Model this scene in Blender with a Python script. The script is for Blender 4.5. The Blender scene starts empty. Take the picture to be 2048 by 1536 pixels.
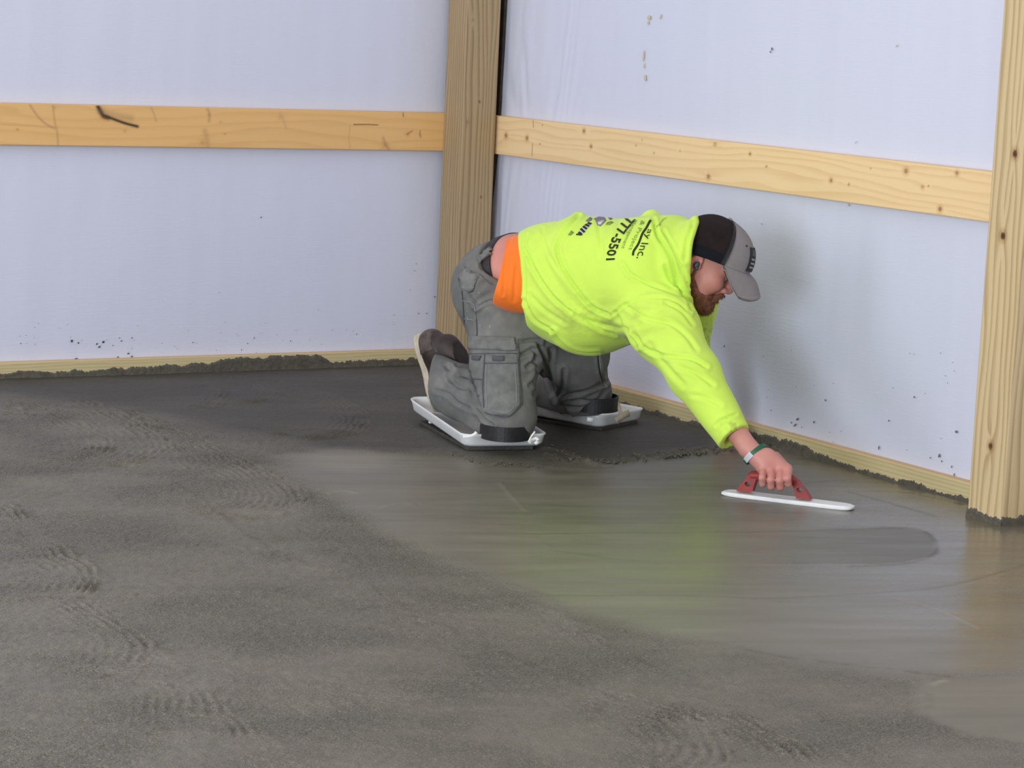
import bpy, bmesh, math, random
import numpy as np
from mathutils import Vector, Matrix
from mathutils.bvhtree import BVHTree
from mathutils.geometry import delaunay_2d_cdt
random.seed(7); RNG=np.random.default_rng(7)
S=bpy.context.scene; COL=S.collection

# ------------------------------------------------------------------ camera, world, lights, exposure
FPX=5136.3; CAM=np.array([-4.83,-8.3099,1.305]); YAW,PIT,ROL=.5422,.1432,.0458
cy_,sy_=math.cos(YAW),math.sin(YAW); cp_,sp_=math.cos(PIT),math.sin(PIT)
FW=np.array([sy_*cp_,cy_*cp_,-sp_]); _r=np.array([cy_,-sy_,0.]); _u=np.cross(_r,FW)
RT=math.cos(ROL)*_r+math.sin(ROL)*_u; UP=-math.sin(ROL)*_r+math.cos(ROL)*_u
cd=bpy.data.cameras.new('camera'); cam=bpy.data.objects.new('camera',cd); COL.objects.link(cam)
cd.sensor_fit='HORIZONTAL'; cd.sensor_width=36; cd.lens=36*FPX/2048; cd.clip_start=.1; cd.clip_end=100
M=Matrix.Identity(4)
for i in range(3):
    M[i][0]=RT[i]; M[i][1]=UP[i]; M[i][2]=-FW[i]; M[i][3]=CAM[i]
cam.matrix_world=M; S.camera=cam
w=bpy.data.worlds.new('world'); S.world=w; w.use_nodes=True
w.node_tree.nodes['Background'].inputs[0].default_value=(1,.965,.90,1)
w.node_tree.nodes['Background'].inputs[1].default_value=.78
def area(name,loc,to,sx,sy,power,color):
    l=bpy.data.lights.new(name,'AREA'); l.shape='RECTANGLE'; l.size=sx; l.size_y=sy; l.energy=power; l.color=color
    o=bpy.data.objects.new(name,l); COL.objects.link(o); o.location=loc
    o.rotation_euler=(Vector(to)-Vector(loc)).to_track_quat('-Z','Y').to_euler()
area('door_daylight',(-7.6,-7.2,1.25),(-.4,-2.0,.6),2.4,2.1,335,(.84,.92,1))
area('side_glint_lamp',(-6.0,-1.3,1.7),(-2.6,-3.2,0),1.6,1.8,42,(.9,.95,1))  # unseen lamp added at the left to raise glints on the floor
S.view_settings.view_transform='Standard'; S.view_settings.look='None'
S.view_settings.exposure=0.0; S.view_settings.gamma=1; S.view_settings.use_curve_mapping=False

# ------------------------------------------------------------------ pixel <-> place helpers
def ray(x,y): return FW+(x-1024)/FPX*RT-(y-768)/FPX*UP
def P(x,y,d): return CAM+ray(x,y)*d
def FL(x,y,z=0.):
    d=ray(x,y); return CAM+d*((z-CAM[2])/d[2])
def RW(x,y,X=0.):
    d=ray(x,y); return CAM+d*((X-CAM[0])/d[0])
def LW(x,y,Y=0.):
    d=ray(x,y); return CAM+d*((Y-CAM[1])/d[1])
def toPx(V):
    q=V-CAM; z=q@FW
    return np.stack([1024+FPX*(q@RT)/z,768-FPX*(q@UP)/z],-1)
def unit(v): v=np.asarray(v,float); return v/np.linalg.norm(v)
def sstep(a,b,x):
    t=np.clip((x-a)/(b-a),0,1); return t*t*(3-2*t)

# ------------------------------------------------------------------ numpy noise
_L=RNG.random((256,256))
def vnoise(u,v,seed=0):
    u=np.asarray(u,float)+seed*17.31; v=np.asarray(v,float)+seed*9.77
    iu=np.floor(u).astype(int); iv=np.floor(v).astype(int); fu=u-iu; fv=v-iv
    fu=fu*fu*(3-2*fu); fv=fv*fv*(3-2*fv)
    a=_L[iu&255,iv&255]; b=_L[(iu+1)&255,iv&255]; c=_L[iu&255,(iv+1)&255]; d=_L[(iu+1)&255,(iv+1)&255]
    return (a*(1-fu)+b*fu)*(1-fv)+(c*(1-fu)+d*fu)*fv*1.0
def fbm(u,v,o=4,seed=0):
    s=0; a=.5; 
    for k in range(o):
        s=s+a*vnoise(u*2**k,v*2**k,seed+k); a*=.5
    return s/(1-.5**o)
def n3(Pn,f,seed=0):
    return (vnoise(Pn[:,0]*f,Pn[:,1]*f,seed)+vnoise(Pn[:,1]*f,Pn[:,2]*f,seed+3)+vnoise(Pn[:,2]*f,Pn[:,0]*f,seed+5))/3
def polydist(Q,poly):
    poly=np.asarray(poly,float); best=np.full(len(Q),1e9)
    for a,b in zip(poly[:-1],poly[1:]):
        d=b-a; t=np.clip(((Q-a)@d)/(d@d+1e-12),0,1); best=np.minimum(best,np.linalg.norm(Q-(a+t[:,None]*d),axis=1))
    return best
def smoothline(pts,n=6):
    p=np.asarray(pts,float)
    if len(p)<3: return p
    q=np.vstack([2*p[0]-p[1],p,2*p[-1]-p[-2]]); out=[]
    for i in range(1,len(q)-2):
        for t in np.linspace(0,1,n,endpoint=False):
            a,b,c,d=q[i-1],q[i],q[i+1],q[i+2]
            out.append(.5*((2*b)+(c-a)*t+(2*a-5*b+4*c-d)*t*t+(3*b-a-3*c+d)*t**3))
    out.append(p[-1]); return np.array(out)
def inpoly(Q,poly):
    poly=np.asarray(poly,float); r=np.zeros(len(Q),bool); n=len(poly); j=n-1
    for i in range(n):
        xi,yi=poly[i];xj,yj=poly[j]
        c=((yi>Q[:,1])!=(yj>Q[:,1]))&(Q[:,0]<(xj-xi)*(Q[:,1]-yi)/(yj-yi+1e-12)+xi); r^=c; j=i
    return r

# ------------------------------------------------------------------ materials
def mat(name,col,rough=.6,bump=None,bscale=200,bdist=.002,var=0,vscale=20,spec=.5,sheen=0,attr=None,rattr=None,metal=0,stretch=(1,1,1),coat=0,sss=0):
    m=bpy.data.materials.new(name); m.use_nodes=True; N=m.node_tree.nodes; K=m.node_tree.links
    b=N['Principled BSDF']; b.inputs['Roughness'].default_value=rough; b.inputs['Specular IOR Level'].default_value=spec
    b.inputs['Metallic'].default_value=metal
    b.inputs['Sheen Weight'].default_value=sheen; b.inputs['Base Color'].default_value=(*col,1)
    b.inputs['Coat Weight'].default_value=coat
    if sss:
        b.inputs['Subsurface Weight'].default_value=sss; b.inputs['Subsurface Radius'].default_value=(.012,.004,.002); b.inputs['Subsurface Scale'].default_value=1
    tc=N.new('ShaderNodeTexCoord'); mp=N.new('ShaderNodeMapping'); mp.inputs['Scale'].default_value=stretch
    K.new(tc.outputs['Object'],mp.inputs[0])
    src=None
    if attr:
        a=N.new('ShaderNodeAttribute'); a.attribute_name=attr; src=a.outputs['Color']
    if var:
        n=N.new('ShaderNodeTexNoise'); n.inputs['Scale'].default_value=vscale; n.inputs['Detail'].default_value=6; K.new(mp.outputs[0],n.inputs[0])
        mr=N.new('ShaderNodeMapRange'); mr.inputs[1].default_value=.3; mr.inputs[2].default_value=.7; mr.inputs[3].default_value=1-var; mr.inputs[4].default_value=1+var
        K.new(n.outputs[0],mr.inputs[0])
        mx=N.new('ShaderNodeMix'); mx.data_type='RGBA'; mx.blend_type='MULTIPLY'; mx.inputs[0].default_value=1
        if src: K.new(src,mx.inputs[6])
        else: mx.inputs[6].default_value=(*col,1)
        K.new(mr.outputs[0],mx.inputs[7]); src=mx.outputs[2]
    if src: K.new(src,b.inputs['Base Color'])
    if rattr:
        a=N.new('ShaderNodeAttribute'); a.attribute_name=rattr; K.new(a.outputs['Fac'],b.inputs['Roughness'])
    if bump:
        n=N.new('ShaderNodeTexNoise'); n.inputs['Scale'].default_value=bscale; n.inputs['Detail'].default_value=4; K.new(mp.outputs[0],n.inputs[0])
        bm=N.new('ShaderNodeBump'); bm.inputs['Strength'].default_value=bump; bm.inputs['Distance'].default_value=bdist
        K.new(n.outputs[0],bm.inputs['Height']); K.new(bm.outputs[0],b.inputs['Normal'])
    return m

def mkmesh(name,V,F,m=None,parent=None,smooth=True,cols=None,fl=None,fmats=None,mats=None):
    me=bpy.data.meshes.new(name)
    V=np.asarray(V,np.float32)
    if isinstance(F,np.ndarray):
        n,k=F.shape; me.vertices.add(len(V)); me.vertices.foreach_set('co',V.ravel())
        me.loops.add(n*k); me.loops.foreach_set('vertex_index',F.ravel().astype(np.int32))
        me.polygons.add(n); me.polygons.foreach_set('loop_start',np.arange(0,n*k,k,dtype=np.int32))
        me.update(calc_edges=True)
    else: me.from_pydata([tuple(map(float,v)) for v in V],[],F); me.update()
    me.validate()
    me.polygons.foreach_set('use_smooth',np.full(len(me.polygons),smooth))
    if cols is not None:
        a=me.attributes.new('paint','FLOAT_COLOR','POINT'); c=np.ones((len(V),4),np.float32); c[:,:3]=cols; a.data.foreach_set('color',c.ravel())
    if fl:
        for k,v in fl.items():
            a=me.attributes.new(k,'FLOAT','POINT'); a.data.foreach_set('value',np.asarray(v,np.float32))
    if mats:
        for q in mats: me.materials.append(q)
        me.polygons.foreach_set('material_index',np.asarray(fmats,np.int32))
    elif m: me.materials.append(m)
    o=bpy.data.objects.new(name,me); COL.objects.link(o)
    if parent: o.parent=parent; o.matrix_parent_inverse=Matrix.Translation(-Vector(parent.location)) if parent.location.length>0 else Matrix.Identity(4)
    return o
def tag(o,label=None,cat=None,group=None,kind=None):
    if label:o['label']=label
    if cat:o['category']=cat
    if group:o['group']=group
    if kind:o['kind']=kind
    return o
def gridF(nu,nv,wrapu=False,wrapv=False,off=0):
    i=np.arange(nu if wrapu else nu-1); j=np.arange(nv if wrapv else nv-1)
    I,J=np.meshgrid(i,j,indexing='ij'); I=I.ravel();J=J.ravel(); I2=(I+1)%nu; J2=(J+1)%nv
    return np.stack([I*nv+J,I2*nv+J,I2*nv+J2,I*nv+J2],1)+off
def hexa(c,ax,size,bev=0.003):
    """bevelled box: centre, 3 axes rows, sizes -> V,F lists"""
    bm=bmesh.new(); bmesh.ops.create_cube(bm,size=1)
    for v in bm.verts: v.co=Vector((v.co.x*size[0],v.co.y*size[1],v.co.z*size[2]))
    if bev: bmesh.ops.bevel(bm,geom=bm.edges[:],offset=bev,segments=2,affect='EDGES',profile=.5)
    A=np.asarray(ax,float); bm.verts.index_update()
    V=np.array([v.co[:] for v in bm.verts])@A+np.asarray(c); F=[[v.index for v in f.verts] for f in bm.faces]; bm.free(); return V,F
def merge(*parts):
    V=[];F=[];o=0
    for v,f in parts:
        V.append(np.asarray(v)); F+=[[int(i)+o for i in q] for q in f]; o+=len(v)
    return np.vstack(V),F
def tube(pts,rad,seg=10,cap=True,flat=None):
    p=np.asarray(pts,float); n=len(p); rad=np.broadcast_to(np.asarray(rad,float),(n,))
    T=np.gradient(p,axis=0); T/=np.linalg.norm(T,axis=1)[:,None]
    up=np.array([0,0,1.]) if abs(T[0][2])<.9 else np.array([1.,0,0])
    V=[]; b=unit(np.cross(T[0],up))
    for i in range(n):
        b=unit(b-(b@T[i])*T[i]); c=np.cross(T[i],b)
        for k in range(seg):
            a=2*math.pi*k/seg; V.append(p[i]+rad[i]*(math.cos(a)*b+math.sin(a)*c))
    F=[list(map(int,q)) for q in gridF(n,seg,wrapv=True)]
    if cap: F.append(list(range(seg))[::-1]); F.append([(n-1)*seg+k for k in range(seg)])
    return np.array(V),F

# ------------------------------------------------------------------ implicit surfaces (smooth unions -> one continuous mesh)
def smin(a,b,k):
    h=np.clip(.5+.5*(b-a)/k,0,1); return b*(1-h)+a*h-k*h*(1-h)
def rc(a,b,ra,rb):
    a=np.asarray(a,float);b=np.asarray(b,float);d=b-a;dd=d@d
    def f(p):
        t=np.clip(((p-a)@d)/dd,0,1); return np.linalg.norm(p-a-t[:,None]*d,axis=1)-(ra+(rb-ra)*t)
    return f
def el(c,ax,r):
    c=np.asarray(c,float);A=np.asarray(ax,float).T;r=np.asarray(r,float)
    def f(p):
        q=(p-c)@A; k0=np.linalg.norm(q/r,axis=1); k1=np.linalg.norm(q/r**2,axis=1)+1e-9; return k0*(k0-1)/k1
    return f
def sp(c,r):
    c=np.asarray(c,float)
    return lambda p: np.linalg.norm(p-c,axis=1)-r
def union(fs,k):
    def f(p):
        d=None
        for g in fs:
            if isinstance(g,tuple): g,kk=g
            else: kk=k
            v=g(p); d=v if d is None else smin(d,v,kk)
        return d
    return f
I3=np.eye(3)
def surface(f,lo,hi,h):
    lo=np.asarray(lo,float);hi=np.asarray(hi,float); B=8
    nb=np.ceil((hi-lo)/(h*B)).astype(int); n=nb*B+1
    g=[lo[i]+h*B*(np.arange(nb[i])+.5) for i in range(3)]
    X,Y,Z=np.meshgrid(*g,indexing='ij'); pc=np.stack([X.ravel(),Y.ravel(),Z.ravel()],1)
    d=f(pc); act=np.abs(d)<h*B*1.6; V=np.where(d<0,-1.,1.).astype(np.float32).reshape(nb)
    V=np.repeat(np.repeat(np.repeat(V,B,0),B,1),B,2); V=np.pad(V,((0,1),)*3,mode='edge')
    ii=np.argwhere(act.reshape(nb)); o=np.stack(np.meshgrid(*[np.arange(B+1)]*3,indexing='ij'),-1).reshape(-1,3)
    for s in range(0,len(ii),1500):
        idx=(ii[s:s+1500,None,:]*B+o[None]).reshape(-1,3)
        V[idx[:,0],idx[:,1],idx[:,2]]=f(lo+idx*h)
    sg=V<0
    cs=[sg[a:n[0]-1+a,b:n[1]-1+b,c:n[2]-1+c] for a in (0,1) for b in (0,1) for c in (0,1)]
    sm=sum(c.astype(np.int8) for c in cs); cells=np.argwhere((sm>0)&(sm<8))
    idm=np.full(n-1,-1,np.int64); idm[cells[:,0],cells[:,1],cells[:,2]]=np.arange(len(cells))
    cor=np.array([(a,b,c) for a in (0,1) for b in (0,1) for c in (0,1)])
    cv=np.stack([V[cells[:,0]+a,cells[:,1]+b,cells[:,2]+c] for a,b,c in cor],1)
    acc=np.zeros((len(cells),3)); cnt=np.zeros(len(cells))
    for i in range(8):
        for j in range(i+1,8):
            if np.abs(cor[i]-cor[j]).sum()!=1: continue
            m=(cv[:,i]<0)!=(cv[:,j]<0); t=(cv[:,i]/(cv[:,i]-cv[:,j]+1e-12))[m,None]
            acc[m]+=cor[i]+t*(cor[j]-cor[i]); cnt[m]+=1
    vert=lo+(cells+acc/cnt[:,None])*h
    F=[]
    for ax in range(3):
        a1,a2=[(1,2),(2,0),(0,1)][ax]
        sl0=[slice(None)]*3; sl1=[slice(None)]*3; sl0[ax]=slice(0,n[ax]-1); sl1[ax]=slice(1,n[ax])
        e=np.argwhere(sg[tuple(sl0)]!=sg[tuple(sl1)]); e=e[(e[:,a1]>0)&(e[:,a2]>0)&(e[:,a1]<n[a1]-1)&(e[:,a2]<n[a2]-1)]
        ins=sg[e[:,0],e[:,1],e[:,2]]; d1=np.zeros(3,int);d1[a1]=1;d2=np.zeros(3,int);d2[a2]=1
        q=[idm[tuple((e-o_).T)] for o_ in (d1+d2,d2,0*d1,d1)]
        Q=np.stack(q,1); Q[~ins]=Q[~ins][:,::-1]; F.append(Q)
    return vert,np.vstack(F)
def vnorm(V,F):
    F=np.asarray(F); n=np.cross(V[F[:,2]]-V[F[:,0]],V[F[:,3]]-V[F[:,1]]); N=np.zeros_like(V)
    for k in range(4): np.add.at(N,F[:,k],n)
    return N/(np.linalg.norm(N,axis=1)[:,None]+1e-12)
def creases(V,F,lines,side=None):
    """press fold lines (given where they run over the cloth) into the surface"""
    N=vnorm(V,F); q=toPx(V); face=np.clip(((CAM-V)/np.linalg.norm(CAM-V,axis=1)[:,None]*N).sum(1)*4,0,1); D=np.zeros(len(V))
    for L in lines:
        pts,dep,wd=L[:3]; pl=smoothline(pts); m=face>0
        lo=pl.min(0)-wd*6; hi=pl.max(0)+wd*6; m&=(q>lo).all(1)&(q<hi).all(1)
        if not m.any(): continue
        d=polydist(q[m],pl); e=1
        t0=np.linalg.norm(q[m]-pl[0],axis=1); t1=np.linalg.norm(q[m]-pl[-1],axis=1)
        e=np.clip(np.minimum(t0,t1)/(wd*3)+.25,0,1)
        D[m]+=(-dep*np.exp(-(d/wd)**2)+.55*dep*np.exp(-((d-2.3*wd)/(1.5*wd))**2))*e*face[m]
    return V+N*D[:,None]
def bvh(V,F): return BVHTree.FromPolygons([Vector(v) for v in V],[tuple(map(int,f)) for f in F])
def drape(T,px,off):
    """points of the cloth surface T under the given spots, lifted by off"""
    out=[]; c=Vector(CAM); last=None
    for x,y in px:
        d=Vector(ray(x,y)).normalized(); h=T.ray_cast(c,d)
        if h[0] is None: h=T.find_nearest(c+d*(last if last else 7.6))
        last=(h[0]-c).length; n=h[1]
        if n.dot(c-h[0])<0: n=-n
        out.append(h[0]+n*off)
    return np.array([v[:] for v in out])
def patch(name,T,poly,off,m,parent,step=5,thick=.003,label=None):
    poly=[Vector(p) for p in poly]; n=len(poly); xs=[p.x for p in poly]; ys=[p.y for p in poly]
    B=[]
    for i in range(n):
        a,b=poly[i],poly[(i+1)%n]; k=max(1,int((b-a).length/step)); B+=[a.lerp(b,t/k) for t in range(k)]
    A=np.array([p[:] for p in B]); x,y=np.meshgrid(np.arange(min(xs)+step/2,max(xs),step),np.arange(min(ys)+step/2,max(ys),step)); G=np.stack([x.ravel(),y.ravel()],1)
    if len(G):
        k=inpoly(G,A)&(polydist(G,np.vstack([A,A[:1]]))>step*.4); G=G[k]
    pts=B+[Vector(g) for g in G]
    vs,_,fs,*_=delaunay_2d_cdt(pts,[(i,(i+1)%len(B)) for i in range(len(B))],[],1,1e-5)
    px=[v[:] for v in vs]; top=drape(T,px,off+thick); bot=drape(T,px,-.004)
    nv=len(px); F=[list(f) for f in fs]
    # orientation
    f0=F[0]; nn=np.cross(top[f0[1]]-top[f0[0]],top[f0[2]]-top[f0[0]])
    if nn@(CAM-top[f0[0]])<0: F=[f[::-1] for f in F]
    ec={}
    for f in F:
        for a,b in zip(f,f[1:]+f[:1]): ec[(a,b)]=1
    side=[[b,a,a+nv,b+nv] for (a,b) in ec if (b,a) not in ec]
    o=mkmesh(name,np.vstack([top,bot]),F+side,m,parent,smooth=False)
    me=o.data; me.polygons.foreach_set('use_smooth',[True]*len(F)+[False]*len(side))
    if label:o['label']=label
    return o

# ------------------------------------------------------------------ wood painter
def wood(u,v,base,dark,freq,knots,seed,contrast=.5,warp=1.0,kc=(.11,.045,.022)):
    """u along the board (m), v across (m). knots: (u,v,size,darkness)"""
    g=v*freq+warp*(fbm(u*1.3,v*9,3,seed)-.5)*5+(vnoise(u*4,v*30,seed+9)-.5)*.5
    kn=np.zeros_like(u); ring=np.zeros_like(u)
    for (ku,kv,s,dk) in knots:
        du=(u-ku); dv=(v-kv); r=np.sqrt((du/2.6)**2+dv**2)
        g=g+np.sign(dv)*freq*s*1.1*np.exp(-(r/(s*1.9))**2)
        rr=np.sqrt((du/1.15)**2+dv**2)/s; kn=np.maximum(kn,dk*(1-sstep(.55,1.0,rr))); ring=np.maximum(ring,.45*dk*np.exp(-((rr-1.15)/.45)**2))
    fr=g-np.floor(g); late=sstep(.35,.92,fr)*(1-sstep(.94,1,fr))
    fine=vnoise(u*12,v*900,seed+4)
    t=np.clip(contrast*late+.16*(fine-.5)+.30*(fbm(u*3,v*14,3,seed+2)-.5)+.0,0,1)
    base=np.array(base);dark=np.array(dark); c=base*(1-t[...,None])+dark*t[...,None]
    c=c*(1-ring[...,None]*np.array([.35,.55,.75])); c=c*(1-kn[...,None])+np.array(kc)*kn[...,None]*(.6+.8*fbm(u*90,v*90,2,seed)[...,None])
    return c
def woodbox(name,x0,x1,y0,y1,z0,z1,axis,m,paint,du=.004,dv=.002,parent=None,bev=.003):
    """box whose faces are gridded and carry painted grain. axis = long axis index"""
    lo=np.array([x0,y0,z0]);hi=np.array([x1,y1,z1]); V=[];F=[];C=[];o=0
    for ax in range(3):
        for s in (0,1):
            a,b=[k for k in range(3) if k!=ax]
            if b==axis: a,b=b,a      # a = long axis if present
            la=hi[a]-lo[a]; lb=hi[b]-lo[b]
            na=max(2,int(la/(du if a==axis else .01))+1); nb=max(2,int(lb/dv)+1)
            ga=np.linspace(lo[a],hi[a],na); gb=np.linspace(lo[b],hi[b],nb)
            A,Bg=np.meshgrid(ga,gb,indexing='ij'); p=np.zeros((na,nb,3)); p[...,a]=A;p[...,b]=Bg;p[...,ax]=hi[ax] if s else lo[ax]
            e=np.minimum(Bg-lo[b],hi[b]-Bg); dp=bev*np.clip(1-e/bev,0,1)**2*.8; p[...,ax]+=-dp if s else dp
            f=gridF(na,nb); 
            ea=np.zeros(3);ea[a]=1;eb=np.zeros(3);eb[b]=1
            if (np.cross(ea,eb)[ax]>0)!=bool(s): f=f[:,::-1]
            C.append(paint(ax,s,A,Bg).reshape(-1,3)); V.append(p.reshape(-1,3)); F.append(f+o); o+=na*nb
    ob=mkmesh(name,np.vstack(V),np.vstack(F),m,parent,cols=np.vstack(C)); return ob

m_pine=mat('pine',(.7,.5,.3),.62,attr='paint',spec=.25,bump=.25,bscale=60,bdist=.001,stretch=(1,1,1))
m_post=mat('treated_pine',(.5,.4,.25),.7,attr='paint',spec=.2,bump=.35,bscale=70,bdist=.0015,stretch=(6,6,.5))

# ------------------------------------------------------------------ setting: walls
def wall_mat():
    m=mat('wall_wrap',(.70,.715,.83),.42,spec=.35); N=m.node_tree.nodes;K=m.node_tree.links;b=N['Principled BSDF']
    tc=N.new('ShaderNodeTexCoord')
    def nz(sc,scale,det=3):
        mp=N.new('ShaderNodeMapping');mp.inputs['Scale'].default_value=sc;K.new(tc.outputs['Object'],mp.inputs[0])
        n=N.new('ShaderNodeTexNoise');n.inputs['Scale'].default_value=scale;n.inputs['Detail'].default_value=det;K.new(mp.outputs[0],n.inputs[0]);return n.outputs[0]
    def mul(a,k):
        q=N.new('ShaderNodeMath');q.operation='MULTIPLY';K.new(a,q.inputs[0]);q.inputs[1].default_value=k;return q.outputs[0]
    def add(a,c):
        q=N.new('ShaderNodeMath');q.operation='ADD';K.new(a,q.inputs[0]);K.new(c,q.inputs[1]);return q.outputs[0]
    h=add(mul(nz((1,1,12),14,4),.35),mul(nz((14,14,1),10,3),.18)); h=add(h,mul(nz((1,1,1),110,2),.25))
    bm=N.new('ShaderNodeBump');bm.inputs['Strength'].default_value=.5;bm.inputs['Distance'].default_value=.003
    K.new(h,bm.inputs['Height']);K.new(bm.outputs[0],b.inputs['Normal'])
    a=N.new('ShaderNodeAttribute');a.attribute_name='paint'
    K.new(a.outputs['Color'],b.inputs['Base Color']); return m
m_wall=wall_mat()
def wallsheet(name,along,a0,a1,H,seed,side):
    na=int((a1-a0)/.012)+1; nz=int(H/.016)+1
    A,Z=np.meshgrid(np.linspace(a0,a1,na),np.linspace(0,H,nz),indexing='ij')
    bul=.010*(fbm(A*1.1,Z*1.3,3,seed)-.5)+.004*(fbm(A*6,Z*2,3,seed+5)-.5)
    e=np.exp(-((Z-.86)/.10)**2); bul*=1-e     # pinned flat at the girt
    if side=='r':
        near=np.exp(-((A+.35)/.28)**2); bul+=near*(1-.9*e)*(.0026*np.sin(A*70+14*fbm(A*5,Z*1.2,3,3)*3))*np.clip(fbm(A*8,Z*2,2,4)*2-.5,0,1)
        V=np.stack([np.clip(bul+.006,0.002,.02)*-1+.0,A,Z],-1)
    else: V=np.stack([A,np.clip(bul+.006,.002,.02)*-1,Z],-1)
    tint=.04*(fbm(A*.9,Z*.9,3,seed+8)-.5)+.03*(fbm(A*25,Z*1.5,2,seed+2)-.5)
    c=np.array([.675,.695,.845])*(1+tint[...,None])
    F=gridF(na,nz)
    if side!='r': F=F[:,::-1]
    F=F[:,::-1]
    return mkmesh(name,V.reshape(-1,3),F,m_wall,cols=c.reshape(-1,3))
wl=tag(wallsheet('wall_left','x',-3.3,0,3.2,1,'l'),'white insulation wrap wall at the back left behind the corner post',kind='structure')
wr=tag(wallsheet('wall_right','y',-5.6,0,3.2,2,'r'),'white insulation wrap wall behind the worker on the right',kind='structure')
def check(o,sgn_axis,want):   # make normals face the room
    n=o.data.polygons[0].normal
    if n[sgn_axis]*want<0: o.data.flip_normals()
check(wl,1,-1); check(wr,0,-1)
# dark strip standing in for the shaded gap in the corner beside the post
m_dark=mat('dark_gap',(.045,.035,.03),.9,var=.3,vscale=30)
zz=np.array([-0.02,.45,.62,.80,1.0,1.3,1.6,3.2]); ww=np.array([0,0,.012,.034,.045,.05,.055,.06])
V=[];F=[]
for z,wd in zip(zz,ww): V+=[(-.006,-.05,z),(-.006,-.096-wd,z),(-.018,-.096-wd,z),(-.018,-.05,z)]
for i in range(len(zz)-1):
    for k in range(4): F.append([i*4+k,i*4+(k+1)%4,i*4+4+(k+1)%4,i*4+4+k])
tag(mkmesh('trim_1',V,F,m_dark,smooth=False),'dark strip standing in for the shaded gap right of the corner post',kind='structure')

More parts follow.
